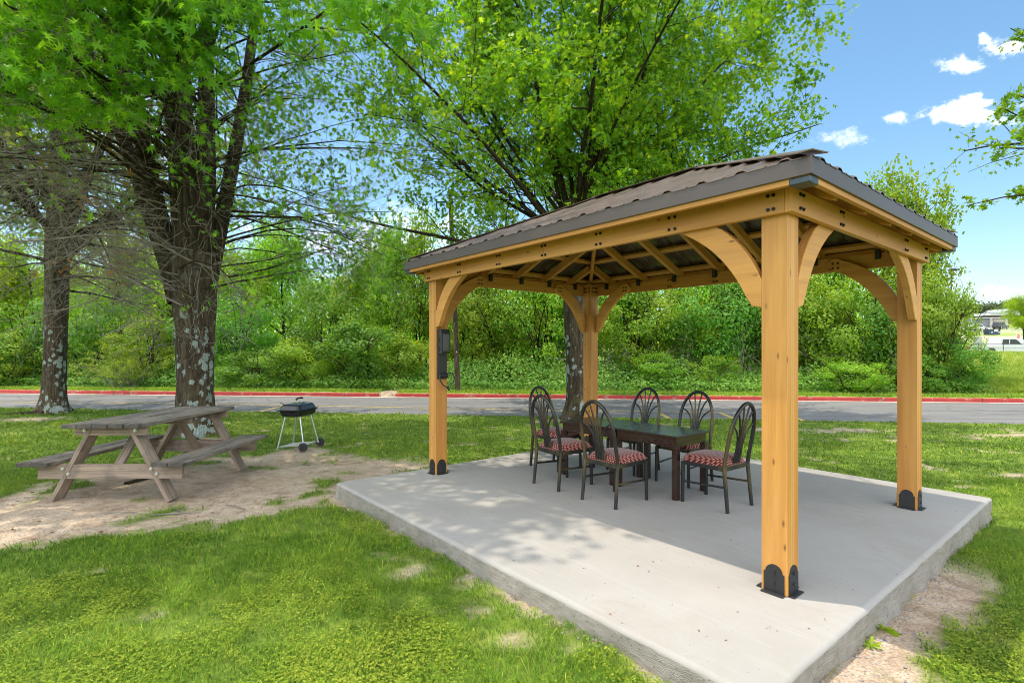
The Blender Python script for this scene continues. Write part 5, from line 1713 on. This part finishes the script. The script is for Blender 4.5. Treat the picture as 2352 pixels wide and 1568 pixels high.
# ------------------------------------------------------------------ small natural things
def bits():
    rng = np.random.default_rng(71)
    specs = [(345, 1184, .42, 12, 'longest fallen stick lying on the bare dirt in front of the picnic table'), (400, 1170, .22, -35, 'thin crooked twig on the dirt near the right front leg of the picnic table'),
             (55, 1142, .2, 20, 'short twig on the dirt left of the picnic table'), (520, 1158, .3, -8, 'pale twig on the dirt between the picnic table and the slab'), (240, 1178, .28, 5, 'thin twig on the dirt in front of the picnic bench support'), (700, 1068, .26, 30, 'twig on the dirt below the grill')]
    for px, py, ln, a, lab in specs:
        x, y, z = atg(px, py)
        z = float(ground_z(np.array([x]), np.array([y]))[0]) + .008
        P, Rr = grow(np.array([[0, 0, 0.]]), np.array([[math.cos(R(a)), math.sin(R(a)), 0]]), np.array([ln]), np.array([.009 if ln > .4 else .006]), 7, rng, .10, 0, .4)
        P[:, :, 2] *= .2
        w = Wood(); w.add(P, Rr, 6); B, BR, _ = sprout(P, Rr, 2, rng, .3, .9, (30, 60), (.05, .1), 3, .1, 0, .5, .6); B[:, :, 2] = np.abs(B[:, :, 2]); w.add(B, BR, 4)
        o = link('stick', w.mesh('stick'), M['twig']); o.location = (x, y, z); tag(o, lab, 'stick', 'fallen sticks on the dirt')
    # fallen leaves, crumbs and grit: uncountable
    n = 900; x = rng.uniform(-7, -.8, n); y = rng.uniform(4.0, 8.5, n); k = bare(x, y) > .45; x, y = x[k], y[k]; n = len(x)
    P = np.stack([x, y, ground_z(x, y) + .006], 1)
    m_ = 240; u = rng.uniform(SU0 + .05, SU1 - .05, m_); v = SV0 + .05 + (SV1 - SV0 - .1) * rng.random(m_) ** 1.4
    P = np.concatenate([P, np.stack([A0[0] + u * UD[0] + v * VD[0], A0[1] + u * UD[1] + v * VD[1], np.full(m_, .004)], 1)]); n += m_
    me = leaf_mesh('leaf_litter', P, np.concatenate([rng.uniform(.012, .045, n - m_), rng.uniform(.006, .02, m_)]), DIAM, rng.random(n), 2.5, 0, rng=rng)
    tag(link('leaf_litter', me, M['deadleaf']), kind='stuff')
    # gravel at the slab edges
    V, LO, ST, TO = [], [], [], []
    n = 900; e = rng.random(n)
    u = np.where(e < .55, rng.uniform(SU0, SU1, n), SU0 - np.abs(rng.normal(.03, .10, n))); v = np.where(e < .55, SV0 - np.abs(rng.normal(.02, .035, n)) - .01, rng.uniform(-.9, 1.9, n))
    u = np.where(e >= .55, np.minimum(u, SU0 - .01), u)
    x = A0[0] + u * UD[0] + v * VD[0]; y = A0[1] + u * UD[1] + v * VD[1]; z = ground_z(x, y)
    ico = np.array([(1, 0, 0), (-1, 0, 0), (0, 1, 0), (0, -1, 0), (0, 0, .7), (0, 0, -.7)]); tri = np.array([(0, 2, 4), (2, 1, 4), (1, 3, 4), (3, 0, 4), (2, 0, 5), (1, 2, 5), (3, 1, 5), (0, 3, 5)])
    s = rng.uniform(.003, .010, n)
    V = np.stack([x, y, z + s * .3], 1)[:, None] + ico[None] * s[:, None, None] * rng.uniform(.6, 1.3, (n, 6, 1))
    lo = (np.arange(n)[:, None, None] * 6 + tri[None]).reshape(-1)
    me = np_mesh('gravel', V.reshape(-1, 3), lo, np.arange(n * 8) * 3, np.full(n * 8, 3))
    tag(link('gravel', me, plain('grey_gravel', (.27, .25, .23), .9, 0, .5, 40)), kind='stuff')
    # rosette weeds beside the slab
    for px, py, s, lab in ((2022, 1437, .085, 'bright yellow-green rosette weed at the right foot of the slab'), (2000, 1478, .05, 'small green weed on the dirt nearer the camera, below the bright rosette')):
        x, y, z = atg(px, py); z = float(ground_z(np.array([x]), np.array([y]))[0])
        n = 22; a = np.arange(n) * 2.4; ax = np.stack([np.cos(a), np.sin(a), .45 + .5 * np.arange(n) / n], 1) * 2.5
        me = leaf_mesh('weed', np.tile([[0, 0, .004]], (n, 1)), np.linspace(1.25, .7, n) * s, np.array([(0, 0), (.07, .3), (.17, .7), (.08, .95), (0, 1), (-.08, .95), (-.17, .7), (-.07, .3)]), np.clip(rng.normal(.5, .2, n), 0, 1), 1.2, 0, axis=ax, rng=rng)
        o = link('weed', me, M['weed']); o.location = (x, y, z); tag(o, lab, 'weed')
    # surface root running from the big oak under the picnic table
    x0 = np.array([(-5.3, 8.9), (-4.9, 8.1), (-4.6, 7.4), (-4.35, 6.7), (-4.25, 6.2), (-4.3, 5.9)])
    P = np.stack([x0[:, 0], x0[:, 1], ground_z(x0[:, 0], x0[:, 1]) + .008], 1)[None]; w = Wood(); w.add(P, np.linspace(.06, .025, 6)[None], 8)
    tag(link('tree_root', w.mesh('tree_root'), M['limb']), 'brown surface root crossing the dirt under the picnic table', 'root')


# ------------------------------------------------------------------ far right: lots, vehicles, buildings
def pole_and_lamp():
    x, y = atd(1052, 899, 19.35)[0], 19.35
    z = gz1(x, y)
    t = thing('utility_pole', 'slim weathered wooden utility pole standing behind the kerb left of the maple', 'pole', (x, y, z))
    top = atd(1034, 436, 19.35); dx = top[0] - x
    MB().tube([(0, 0, -.2), (dx * .5, 0, 3.6), (dx, 0, top[2] - z)], [.098, .088, .076], 14).build('pole', M['pole'], t)
    zt = top[2] - z - .5
    MB().box(dx - .5, dx + .14, -.10, -.06, zt, zt + .05).box(dx - .5, dx - .46, -.10, -.06, zt - .28, zt + .1).box(dx - .12, dx + .12, -.13, -.08, zt - .2, zt - .16).build('bracket', M['limb'], t)
    MB().tube([(dx * .16, -.105, 1.45), (dx * .16, -.115, 1.45)], .025, 10).build('tag', M['signwhite'], t)
    x, y, z0 = atd(2185, 640, 60)
    z = gz1(x, y); zt = atd(2185, 622, 60)[2]
    t = thing('parking_lamp', 'parking lot lamp with a flat dark head above the bushes at the right', 'lamp', (x, y, z))
    MB().tube([(0, 0, 0), (0, 0, zt - z)], [.10, .07], 8).build('pole', M['black'], t)
    MB().box(-.15, .75, -.25, .25, zt - z, zt - z + .22, bev=.03).build('lamp_head', M['black'], t)


def car_wheels(t, xs, y0, y1, r, zc=None):
    for x in xs:
        for y in (y0, y1):
            w = link('wheel', MB().tube([(x, y - .12, r), (x, y + .12, r)], r, 20).mesh('wheel'), M['tyre'], t)
            s = -1 if y < 0 else 1
            MB().tube([(x, y + s * .118, r), (x, y + s * .13, r)], r * .58, 14).build('rim', M['galv'], w)


def pickup(loc, rz, lab):
    t = thing('pickup_truck', lab, 'pickup truck', loc, rz)
    w = M['white']
    body = [(-2.95, .55), (-2.95, 1.12), (-.95, 1.14), (-.85, 1.18), (1.15, 1.2), (1.45, 1.2), (2.75, 1.12), (2.93, .95), (2.95, .5), (2.35, .48), (2.30, .7), (2.1, .88), (1.75, .88), (1.55, .7), (1.5, .45), (-1.5, .45), (-1.55, .7), (-1.75, .88), (-2.1, .88), (-2.3, .7), (-2.35, .48)]
    MB().prism(body, -.98, .98).build('body', w, t)
    cab = [(-.95, 1.14), (-.82, 1.85), (-.6, 1.93), (.55, 1.93), (.8, 1.86), (1.5, 1.2)]
    cb = MB().prism(cab, -.86, .86).build('cab', w, t)
    for s in (-1, 1):
        MB().prism([(-.78, 1.25), (-.68, 1.78), (-.05, 1.80), (-.05, 1.25)], s * .862, s * .872).build('window', M['glass'], cb)
        MB().prism([(.05, 1.25), (.05, 1.80), (.6, 1.79), (.80, 1.70), (1.25, 1.25)], s * .862, s * .872).build('window', M['glass'], cb)
    MB().box(-2.9, -1.0, -.9, .9, 1.10, 1.125).build('bed', M['tyre'], t)
    MB().box(-2.97, -2.93, .72, .96, .8, 1.1).build('tail_light', M['signred'], t); MB().box(-2.97, -2.93, -.96, -.72, .8, 1.1).build('tail_light', M['signred'], t)
    MB().box(2.9, 2.97, -.95, .95, .42, .62).build('bumper', M['galv'], t)
    car_wheels(t, (-1.92, 1.93), -.88, .88, .40)
    return t


def suv(loc, rz, lab, mat, rails=True):
    t = thing('parked_car', lab, 'car', loc, rz)
    body = [(-2.3, .5), (-2.35, .95), (-2.2, 1.05), (1.1, 1.08), (2.2, .98), (2.35, .8), (2.32, .42), (1.9, .4), (1.85, .62), (1.65, .76), (1.2, .76), (1.0, .62), (.95, .36), (-.95, .36), (-1.0, .62), (-1.2, .76), (-1.65, .76), (-1.85, .62), (-1.9, .4)]
    MB().prism(body, -.93, .93).build('body', mat, t)
    c = MB().prism([(-2.2, 1.05), (-2.05, 1.72), (-1.8, 1.8), (.3, 1.8), (1.15, 1.08)], -.80, .80).build('cab', mat, t)
    for s in (-1, 1):
        for pts in ([(-2.0, 1.15), (-1.9, 1.62), (-1.2, 1.66), (-1.2, 1.15)], [(-1.1, 1.15), (-1.1, 1.66), (-.3, 1.66), (-.3, 1.15)], [(-.2, 1.15), (-.2, 1.66), (.22, 1.64), (.85, 1.15)]):
            MB().prism(pts, s * .802, s * .812).build('window', M['glass'], c)
    car_wheels(t, (-1.43, 1.43), -.84, .84, .36)
    return t


def far_right():
    rng = np.random.default_rng(61)

    def put(px, Y):
        x = (px - 1176) / F * Y
        return (x, Y, gz1(x, Y))
    pickup(put(2303, 58), R(-3), 'white pickup truck parked behind the fence beyond the meadow')
    suv(put(2381, 61), R(-5), 'white car cut off by the right edge of the picture behind the pickup', M['white'])
    suv(put(2246, 136), R(4), 'white four-wheel-drive parked in front of the long grey building', M['white'])
    suv(put(2298, 152), R(20), 'dark car parked by the magenta sign at the far building', M['darkcar'])
    # fence: posts and two rails with wire mesh hint
    t = thing('metal_fence', 'low dark metal rail fence between the meadow and the white pickup', 'fence', put(2240, 50))
    ox, oy, oz = t.location
    prev = None
    for i in range(9):
        x = ox + i * 2.0 - 2; y = oy - i * .35; z = gz1(x, y)
        p = (x - ox, y - oy, z - oz)
        MB().tube([p, (p[0], p[1], p[2] + 1.28)], .035, 6).build('post', M['fencegrey'], t)
        if prev:
            for hgt in (.42, .82, 1.24):
                MB().tube([(prev[0], prev[1], prev[2] + hgt), (p[0], p[1], p[2] + hgt)], .022, 5).build('rail', M['fencegrey'], t)
        prev = p
    # dumpster
    x, y, z = put(2278, 115)
    t = thing('dumpster', 'dark navy dumpster with a white label on the grassy bank below the grey building', 'dumpster', (x, y, z), R(-6))
    b = MB(); b.prism([(-1.05, .12), (1.05, .12), (1.15, 1.25), (-1.15, 1.25)], -.8, .8).build('bin', M['navy'], t)
    MB().box(-1.18, 1.18, -.85, -.78, 1.2, 1.28).build('rim', M['navy'], t)
    MB().prism([(-1.12, 1.26), (1.12, 1.26), (1.12, 1.34), (-1.12, 1.30)], -.8, .75).build('lid', M['black'], t)
    MB().box(-.1, .65, -.83, -.81, .8, 1.15).build('label_plate', M['signwhite'], t)
    for xx in (-.55, .85): MB().tube([(xx, -.80, .62), (xx, -.83, .62)], .16, 12).build('sticker', M['roofwhite'], t)
    for xx in (-1.2, 1.2): MB().box(xx - .06, xx + .06, -.5, .5, .6, .8).build('lift_pocket', M['navy'], t)
    # do-not-enter sign
    x, y, z = put(2339, 72); zt = atd(2339, 772, 72)[2]
    t = thing('road_sign', 'red no-entry disc with white bar on a white board at the right edge', 'sign', (x, y, z))
    MB().tube([(0, .03, 0), (0, .03, zt - z + .3)], .035, 6).build('post', M['signwhite'], t)
    bd = MB().box(-.30, .30, -.01, .02, zt - z - .30, zt - z + .30, bev=.004).build('board', M['signwhite'], t)
    MB().tube([(0, -.012, zt - z), (0, -.022, zt - z)], .26, 24, smooth=False).build('disc', M['signred'], bd)
    MB().box(-.18, .18, -.030, -.023, zt - z - .045, zt - z + .045).build('bar', M['signwhite'], bd)
    # yellow sign
    x, y, z = put(2229, 100); zt = atd(2229, 768, 100)[2]
    t = thing('road_sign', 'small yellow and white sign on a thin post at the edge of the thicket', 'sign', (x, y, z))
    MB().tube([(0, .03, 0), (0, .03, zt - z)], .03, 6).build('post', M['galv'], t); MB().box(-.30, .30, -.01, .02, zt - z - .25, zt - z + .2).build('board', M['signyel'], t); MB().box(-.26, .26, -.01, .02, zt - z + .22, zt - z + .75).build('plate', M['signwhite'], t)
    # marker stake, utility boxes
    x, y, z = put(2262, 74); zt = atd(2262, 772, 74)[2]
    t = thing('marker_stake', 'thin white marker stake with an orange top behind the pickup', 'marker', (x, y, z)); MB().tube([(0, 0, 0), (0, 0, zt - z - .35)], .03, 6).build('stake', M['signwhite'], t); MB().tube([(0, 0, zt - z - .35), (0, 0, zt - z)], .045, 6).build('cap', M['orange'], t)
    for px, h, lab in ((2245, 1.5, 'taller grey-green utility cabinet behind the pickup bed'), (2252, .95, 'shorter grey-green utility cabinet behind the pickup bed')):
        x, y, z = put(px, 78 if h > 1 else 75)
        t = thing('utility_cabinet', lab, 'cabinet', (x, y, z), R(-8))
        MB().box(-.40, .40, -.3, .3, .08, h, bev=.03).build('case', M['boxgreen'], t); MB().box(-.43, .43, -.34, .33, h + .002, h + .06, bev=.02).build('lid', M['boxgreen'], t); MB().box(-.33, .33, -.315, -.302, .2, h - .12).build('door', M['boxgreen'], t); MB().box(-.5, .5, -.4, .4, -.1, .08).build('plinth', M['kerbgrey'], t)
    # long grey building with white piers, storefront at its right end
    Yb = 156; p = lambda px: (px - 1176) / F * Yb
    x0, x1 = p(2190), p(2312); zb = gz1(x0, Yb); z1 = atd(2250, 731, Yb)[2] - zb; xc = (x0 + x1) / 2
    t = thing('strip_building', 'long low building with grey wall panels and white piers up the slope at the right', 'building', (xc, Yb, zb))
    e = x1 - xc
    MB().box(-e, p(2279) - xc, 0, 12, -1, z1).build('wall', M['wallgrey'], t)
    MB().box(p(2279) - xc + .002, e, .6, 12, -1, z1).build('wall', M['wallbeige'], t)
    MB().box(p(2282) - xc, e - .3, .0, .58, 1.9, z1 - .1).build('sign_band', M['wallbeige'], t)
    MB().box(-e - .3, e + .5, -.5, 12.4, z1 + .002, z1 + .22).build('roof', M['roofwhite'], t)
    for px in (2206, 2227, 2275, 2310):
        MB().box(p(px) - xc - .35, p(px) - xc + .35, -.32, -.003, -1, z1 - .002).build('pier', M['wallwhite'], t)
    MB().box(p(2280) - xc, p(2289) - xc, -.35, -.3, .7, 1.7).build('sign_board', M['pink'], t)
    f = MB().box(p(2290) - xc, p(2307) - xc, .56, .595, .1, 1.75).build('window', M['glass'], t)
    Yc = 205; x, y, z = put(2303, Yc)
    t = thing('brown_building', 'brown building with a pale metal roof higher up behind the grey building', 'building', (x, y, z))
    zz = atd(2300, 731, Yc)[2] - z
    MB().box(-5, 6, 0, 10, 0, zz + 1.2).build('wall', M['wallbrown'], t)
    MB().prism([(-5.4, zz + 1.2), (6.4, zz + 1.2), (6.4, zz + 2.2), (4.8, zz + 3.8), (3.2, zz + 3.8), (1.6, zz + 2.4), (-4.6, zz + 2.2)], -.4, 10.4).build('roof', M['roofwhite'], t)
    # power lines
    t = thing('power_lines', 'thin dark power lines crossing in front of the grey building', 'power lines', (0, 0, 0))
    for py, sag in ((722, .3), (729, .5), (733, .2)):
        a, b = np.array(atd(2150, py - 3, 140)), np.array(atd(2600, py - 14, 140))
        MB().tube([tuple(a * (1 - q) + b * q - np.array([0, 0, 4 * sag * q * (1 - q)])) for q in np.linspace(0, 1, 12)], .035, 4).build('wire', M['black'], t)
    # fresh green tree at the edge, and two more; crowns copied from the tree mesh
    cme, wme = bush_variant(777, 'tree')
    cme.materials.append(M['bushy']); wme.materials.append(M['limb'])
    for px, Y, h, w, lab in ((2352, 82, 8.2, 9.5, 'light yellow-green tree at the right edge behind the white pickup'),):
        x, y, z = put(px, Y)
        t = thing('tree', lab, 'tree', (x, y, z), 1.2); t.scale = (w, w, h)
        link('crown', cme, None, t); link('trunk', wme, None, t)
    # wooded hill beyond, one mass
    C, NR, TN = [], [], []
    for i in range(330):
        y = rng.uniform(215, 330); x = y * rng.uniform(.78, 1.15)
        if y < 260 and x / y < .955 and x / y > .80 and rng.random() < .0: continue
        p, nrm, tone = clump_leaves(rng, 14, 420, (.55, .5, .5), .5, 0, .8, (.14, .26))
        h = rng.uniform(7, 11); w = rng.uniform(7, 12)
        C.append(p * np.array([w, w, h]) + np.array([x, y, gz1(x, y)])); NR.append(nrm); TN.append(tone)
    C, NR, TN = map(np.concatenate, (C, NR, TN)); n = len(C)
    me = leaf_mesh('hill_woods', C, rng.uniform(.6, 1.1, n), OVAL, np.clip(TN + rng.normal(0, .15, n), 0, 1), .4, 0, nrm=NR, rng=rng)
    tag(link('hill_woods', me, M['farleaf']), kind='stuff')


# ------------------------------------------------------------------ sky, sun, camera
SUN = Vector((-.299, .088, 1.0)).normalized()


def sky_and_light(sun_w=2.35, sky=.12, expo=.95):
    w = bpy.data.worlds.new('World'); SC.world = w; w.use_nodes = True
    nt = w.node_tree; nt.nodes.clear()
    n = NT.__new__(NT); n.t = nt; n.m = None
    out = nt.nodes.new('ShaderNodeOutputWorld'); bg = nt.nodes.new('ShaderNodeBackground')
    st = nt.nodes.new('ShaderNodeTexSky'); st.sky_type = 'NISHITA'; st.sun_disc = False
    st.sun_elevation = math.asin(SUN.z); st.sun_rotation = math.atan2(SUN.x, SUN.y)
    st.air_density = 1.0; st.dust_density = .6; st.ozone_density = 1.4; st.altitude = 100
    bg.inputs[1].default_value = sky
    g = n.coord('Generated')
    sp = n.n('ShaderNodeSeparateXYZ'); n.set(sp.inputs[0], g)
    hs = n.n('ShaderNodeHueSaturation'); n.set(hs.inputs['Color'], st.outputs[0]); hs.inputs['Saturation'].default_value = 1.12; hs.inputs['Value'].default_value = 1.0; hs.inputs['Hue'].default_value = .488
    col = hs.outputs[0]
    # fair-weather clouds fixed in the sky by direction
    yy = n.math('MAXIMUM', sp.outputs[1], .02)
    a = n.math('DIVIDE', sp.outputs[0], yy); b = n.math('DIVIDE', sp.outputs[2], yy)
    nz = n.noise(n.mapping(g, (1, 1, 1.6)), 26, 7, .66, .4); nz2 = n.noise(g, 70, 5, .65)
    wob = n.math('ADD', n.math('MULTIPLY', n.math('SUBTRACT', nz, .5), 4.6), n.math('MULTIPLY', n.math('SUBTRACT', nz2, .5), 2.0))
    tot = None
    for cx, cy, rx, ry, s in ((2322, 108, 56, 18, 1.0), (2262, 92, 14, 12, .9), (2213, 150, 40, 16, .85), (2225, 264, 84, 20, 1.0), (2228, 238, 42, 18, 1.0), (2064, 272, 42, 11, .5), (1932, 318, 40, 14, .42), (2330, 672, 70, 14, .22), (1950, 640, 200, 25, .15), (880, 560, 220, 60, .55), (2420, 250, 60, 25, .8), (300, 300, 200, 60, .4)):
        da = n.math('MULTIPLY', n.math('SUBTRACT', a, (cx - 1176) / F), F / rx); db = n.math('MULTIPLY', n.math('SUBTRACT', b, (HY - cy) / F), F / ry)
        d = n.math('SQRT', n.math('ADD', n.math('MULTIPLY', da, da), n.math('MULTIPLY', db, db)))
        mk = n.n('ShaderNodeMapRange', interpolation_type='SMOOTHSTEP'); n.set(mk.inputs[0], n.math('ADD', d, wob)); mk.inputs[1].default_value = 1.5; mk.inputs[2].default_value = .15; mk.inputs[3].default_value = 0; mk.inputs[4].default_value = s
        tot = mk.outputs[0] if tot is None else n.math('MAXIMUM', tot, mk.outputs[0])
    front = n.math('GREATER_THAN', sp.outputs[1], .05)
    tot = n.math('MULTIPLY', tot, front)
    # made-up bright cloud, unseen behind and above the viewer, added as fill light
    big = n.noise(g, 2.3, 6, .6, .3)
    back = n.n('ShaderNodeMapRange', interpolation_type='SMOOTHSTEP'); n.set(back.inputs[0], sp.outputs[1]); back.inputs[1].default_value = .12; back.inputs[2].default_value = -.35
    el = n.n('ShaderNodeMapRange', interpolation_type='SMOOTHSTEP'); n.set(el.inputs[0], sp.outputs[2]); el.inputs[1].default_value = .02; el.inputs[2].default_value = .34; el.inputs[3].default_value = .25
    cov = n.math('MULTIPLY', n.math('MULTIPLY', n.ramp(big, [(.40, 0.0), (.54, 1.0)]), back.outputs[0]), el.outputs[0])
    col = n.mix(tot, col, (8.4, 8.4, 8.5))
    col = n.mix(cov, col, (16.2, 16.6, 17.0))
    n.set(bg.inputs[0], col)
    nt.links.new(bg.outputs[0], out.inputs[0])
    ld = bpy.data.lights.new('sun', 'SUN'); ld.energy = sun_w; ld.angle = R(.55); ld.color = (1.0, .905, .75)
    lo = bpy.data.objects.new('sun', ld); COL.objects.link(lo)
    lo.rotation_euler = (-SUN).to_track_quat('-Z', 'Y').to_euler(); lo.location = SUN * 40
    SC.view_settings.view_transform = 'Standard'; SC.view_settings.look = 'None'
    SC.view_settings.exposure = expo; SC.view_settings.gamma = 1


def camera():
    cd = bpy.data.cameras.new('camera'); c = bpy.data.objects.new('camera', cd); COL.objects.link(c)
    c.location = (0, 0, CAM_H); c.rotation_euler = (R(90), 0, 0)
    cd.sensor_width = 36; cd.lens = 36 * F / 2352
    cd.shift_x = 0; cd.shift_y = (HY - 784) / 2352
    cd.clip_start = .05; cd.clip_end = 3000
    SC.camera = c


make_materials()
M['bark_stem'] = mat_bark(0.0, .75, 'stem_bark'); M['fencegrey'] = plain('fence_steel', (.10, .11, .11), .6)
sky_and_light(); camera()
ground(); slab(); road(); kerb()
pavilion(); power_box(); dining(); picnic(); grill()
lawn()
tree_left(); tree_far_left(); tree_mid(); tree_right()
thicket(); bits(); pole_and_lamp(); far_right()
SC.cycles.filter_width = .95
SC.cycles.max_bounces = 8; SC.cycles.diffuse_bounces = 4; SC.cycles.transmission_bounces = 4; SC.cycles.glossy_bounces = 3
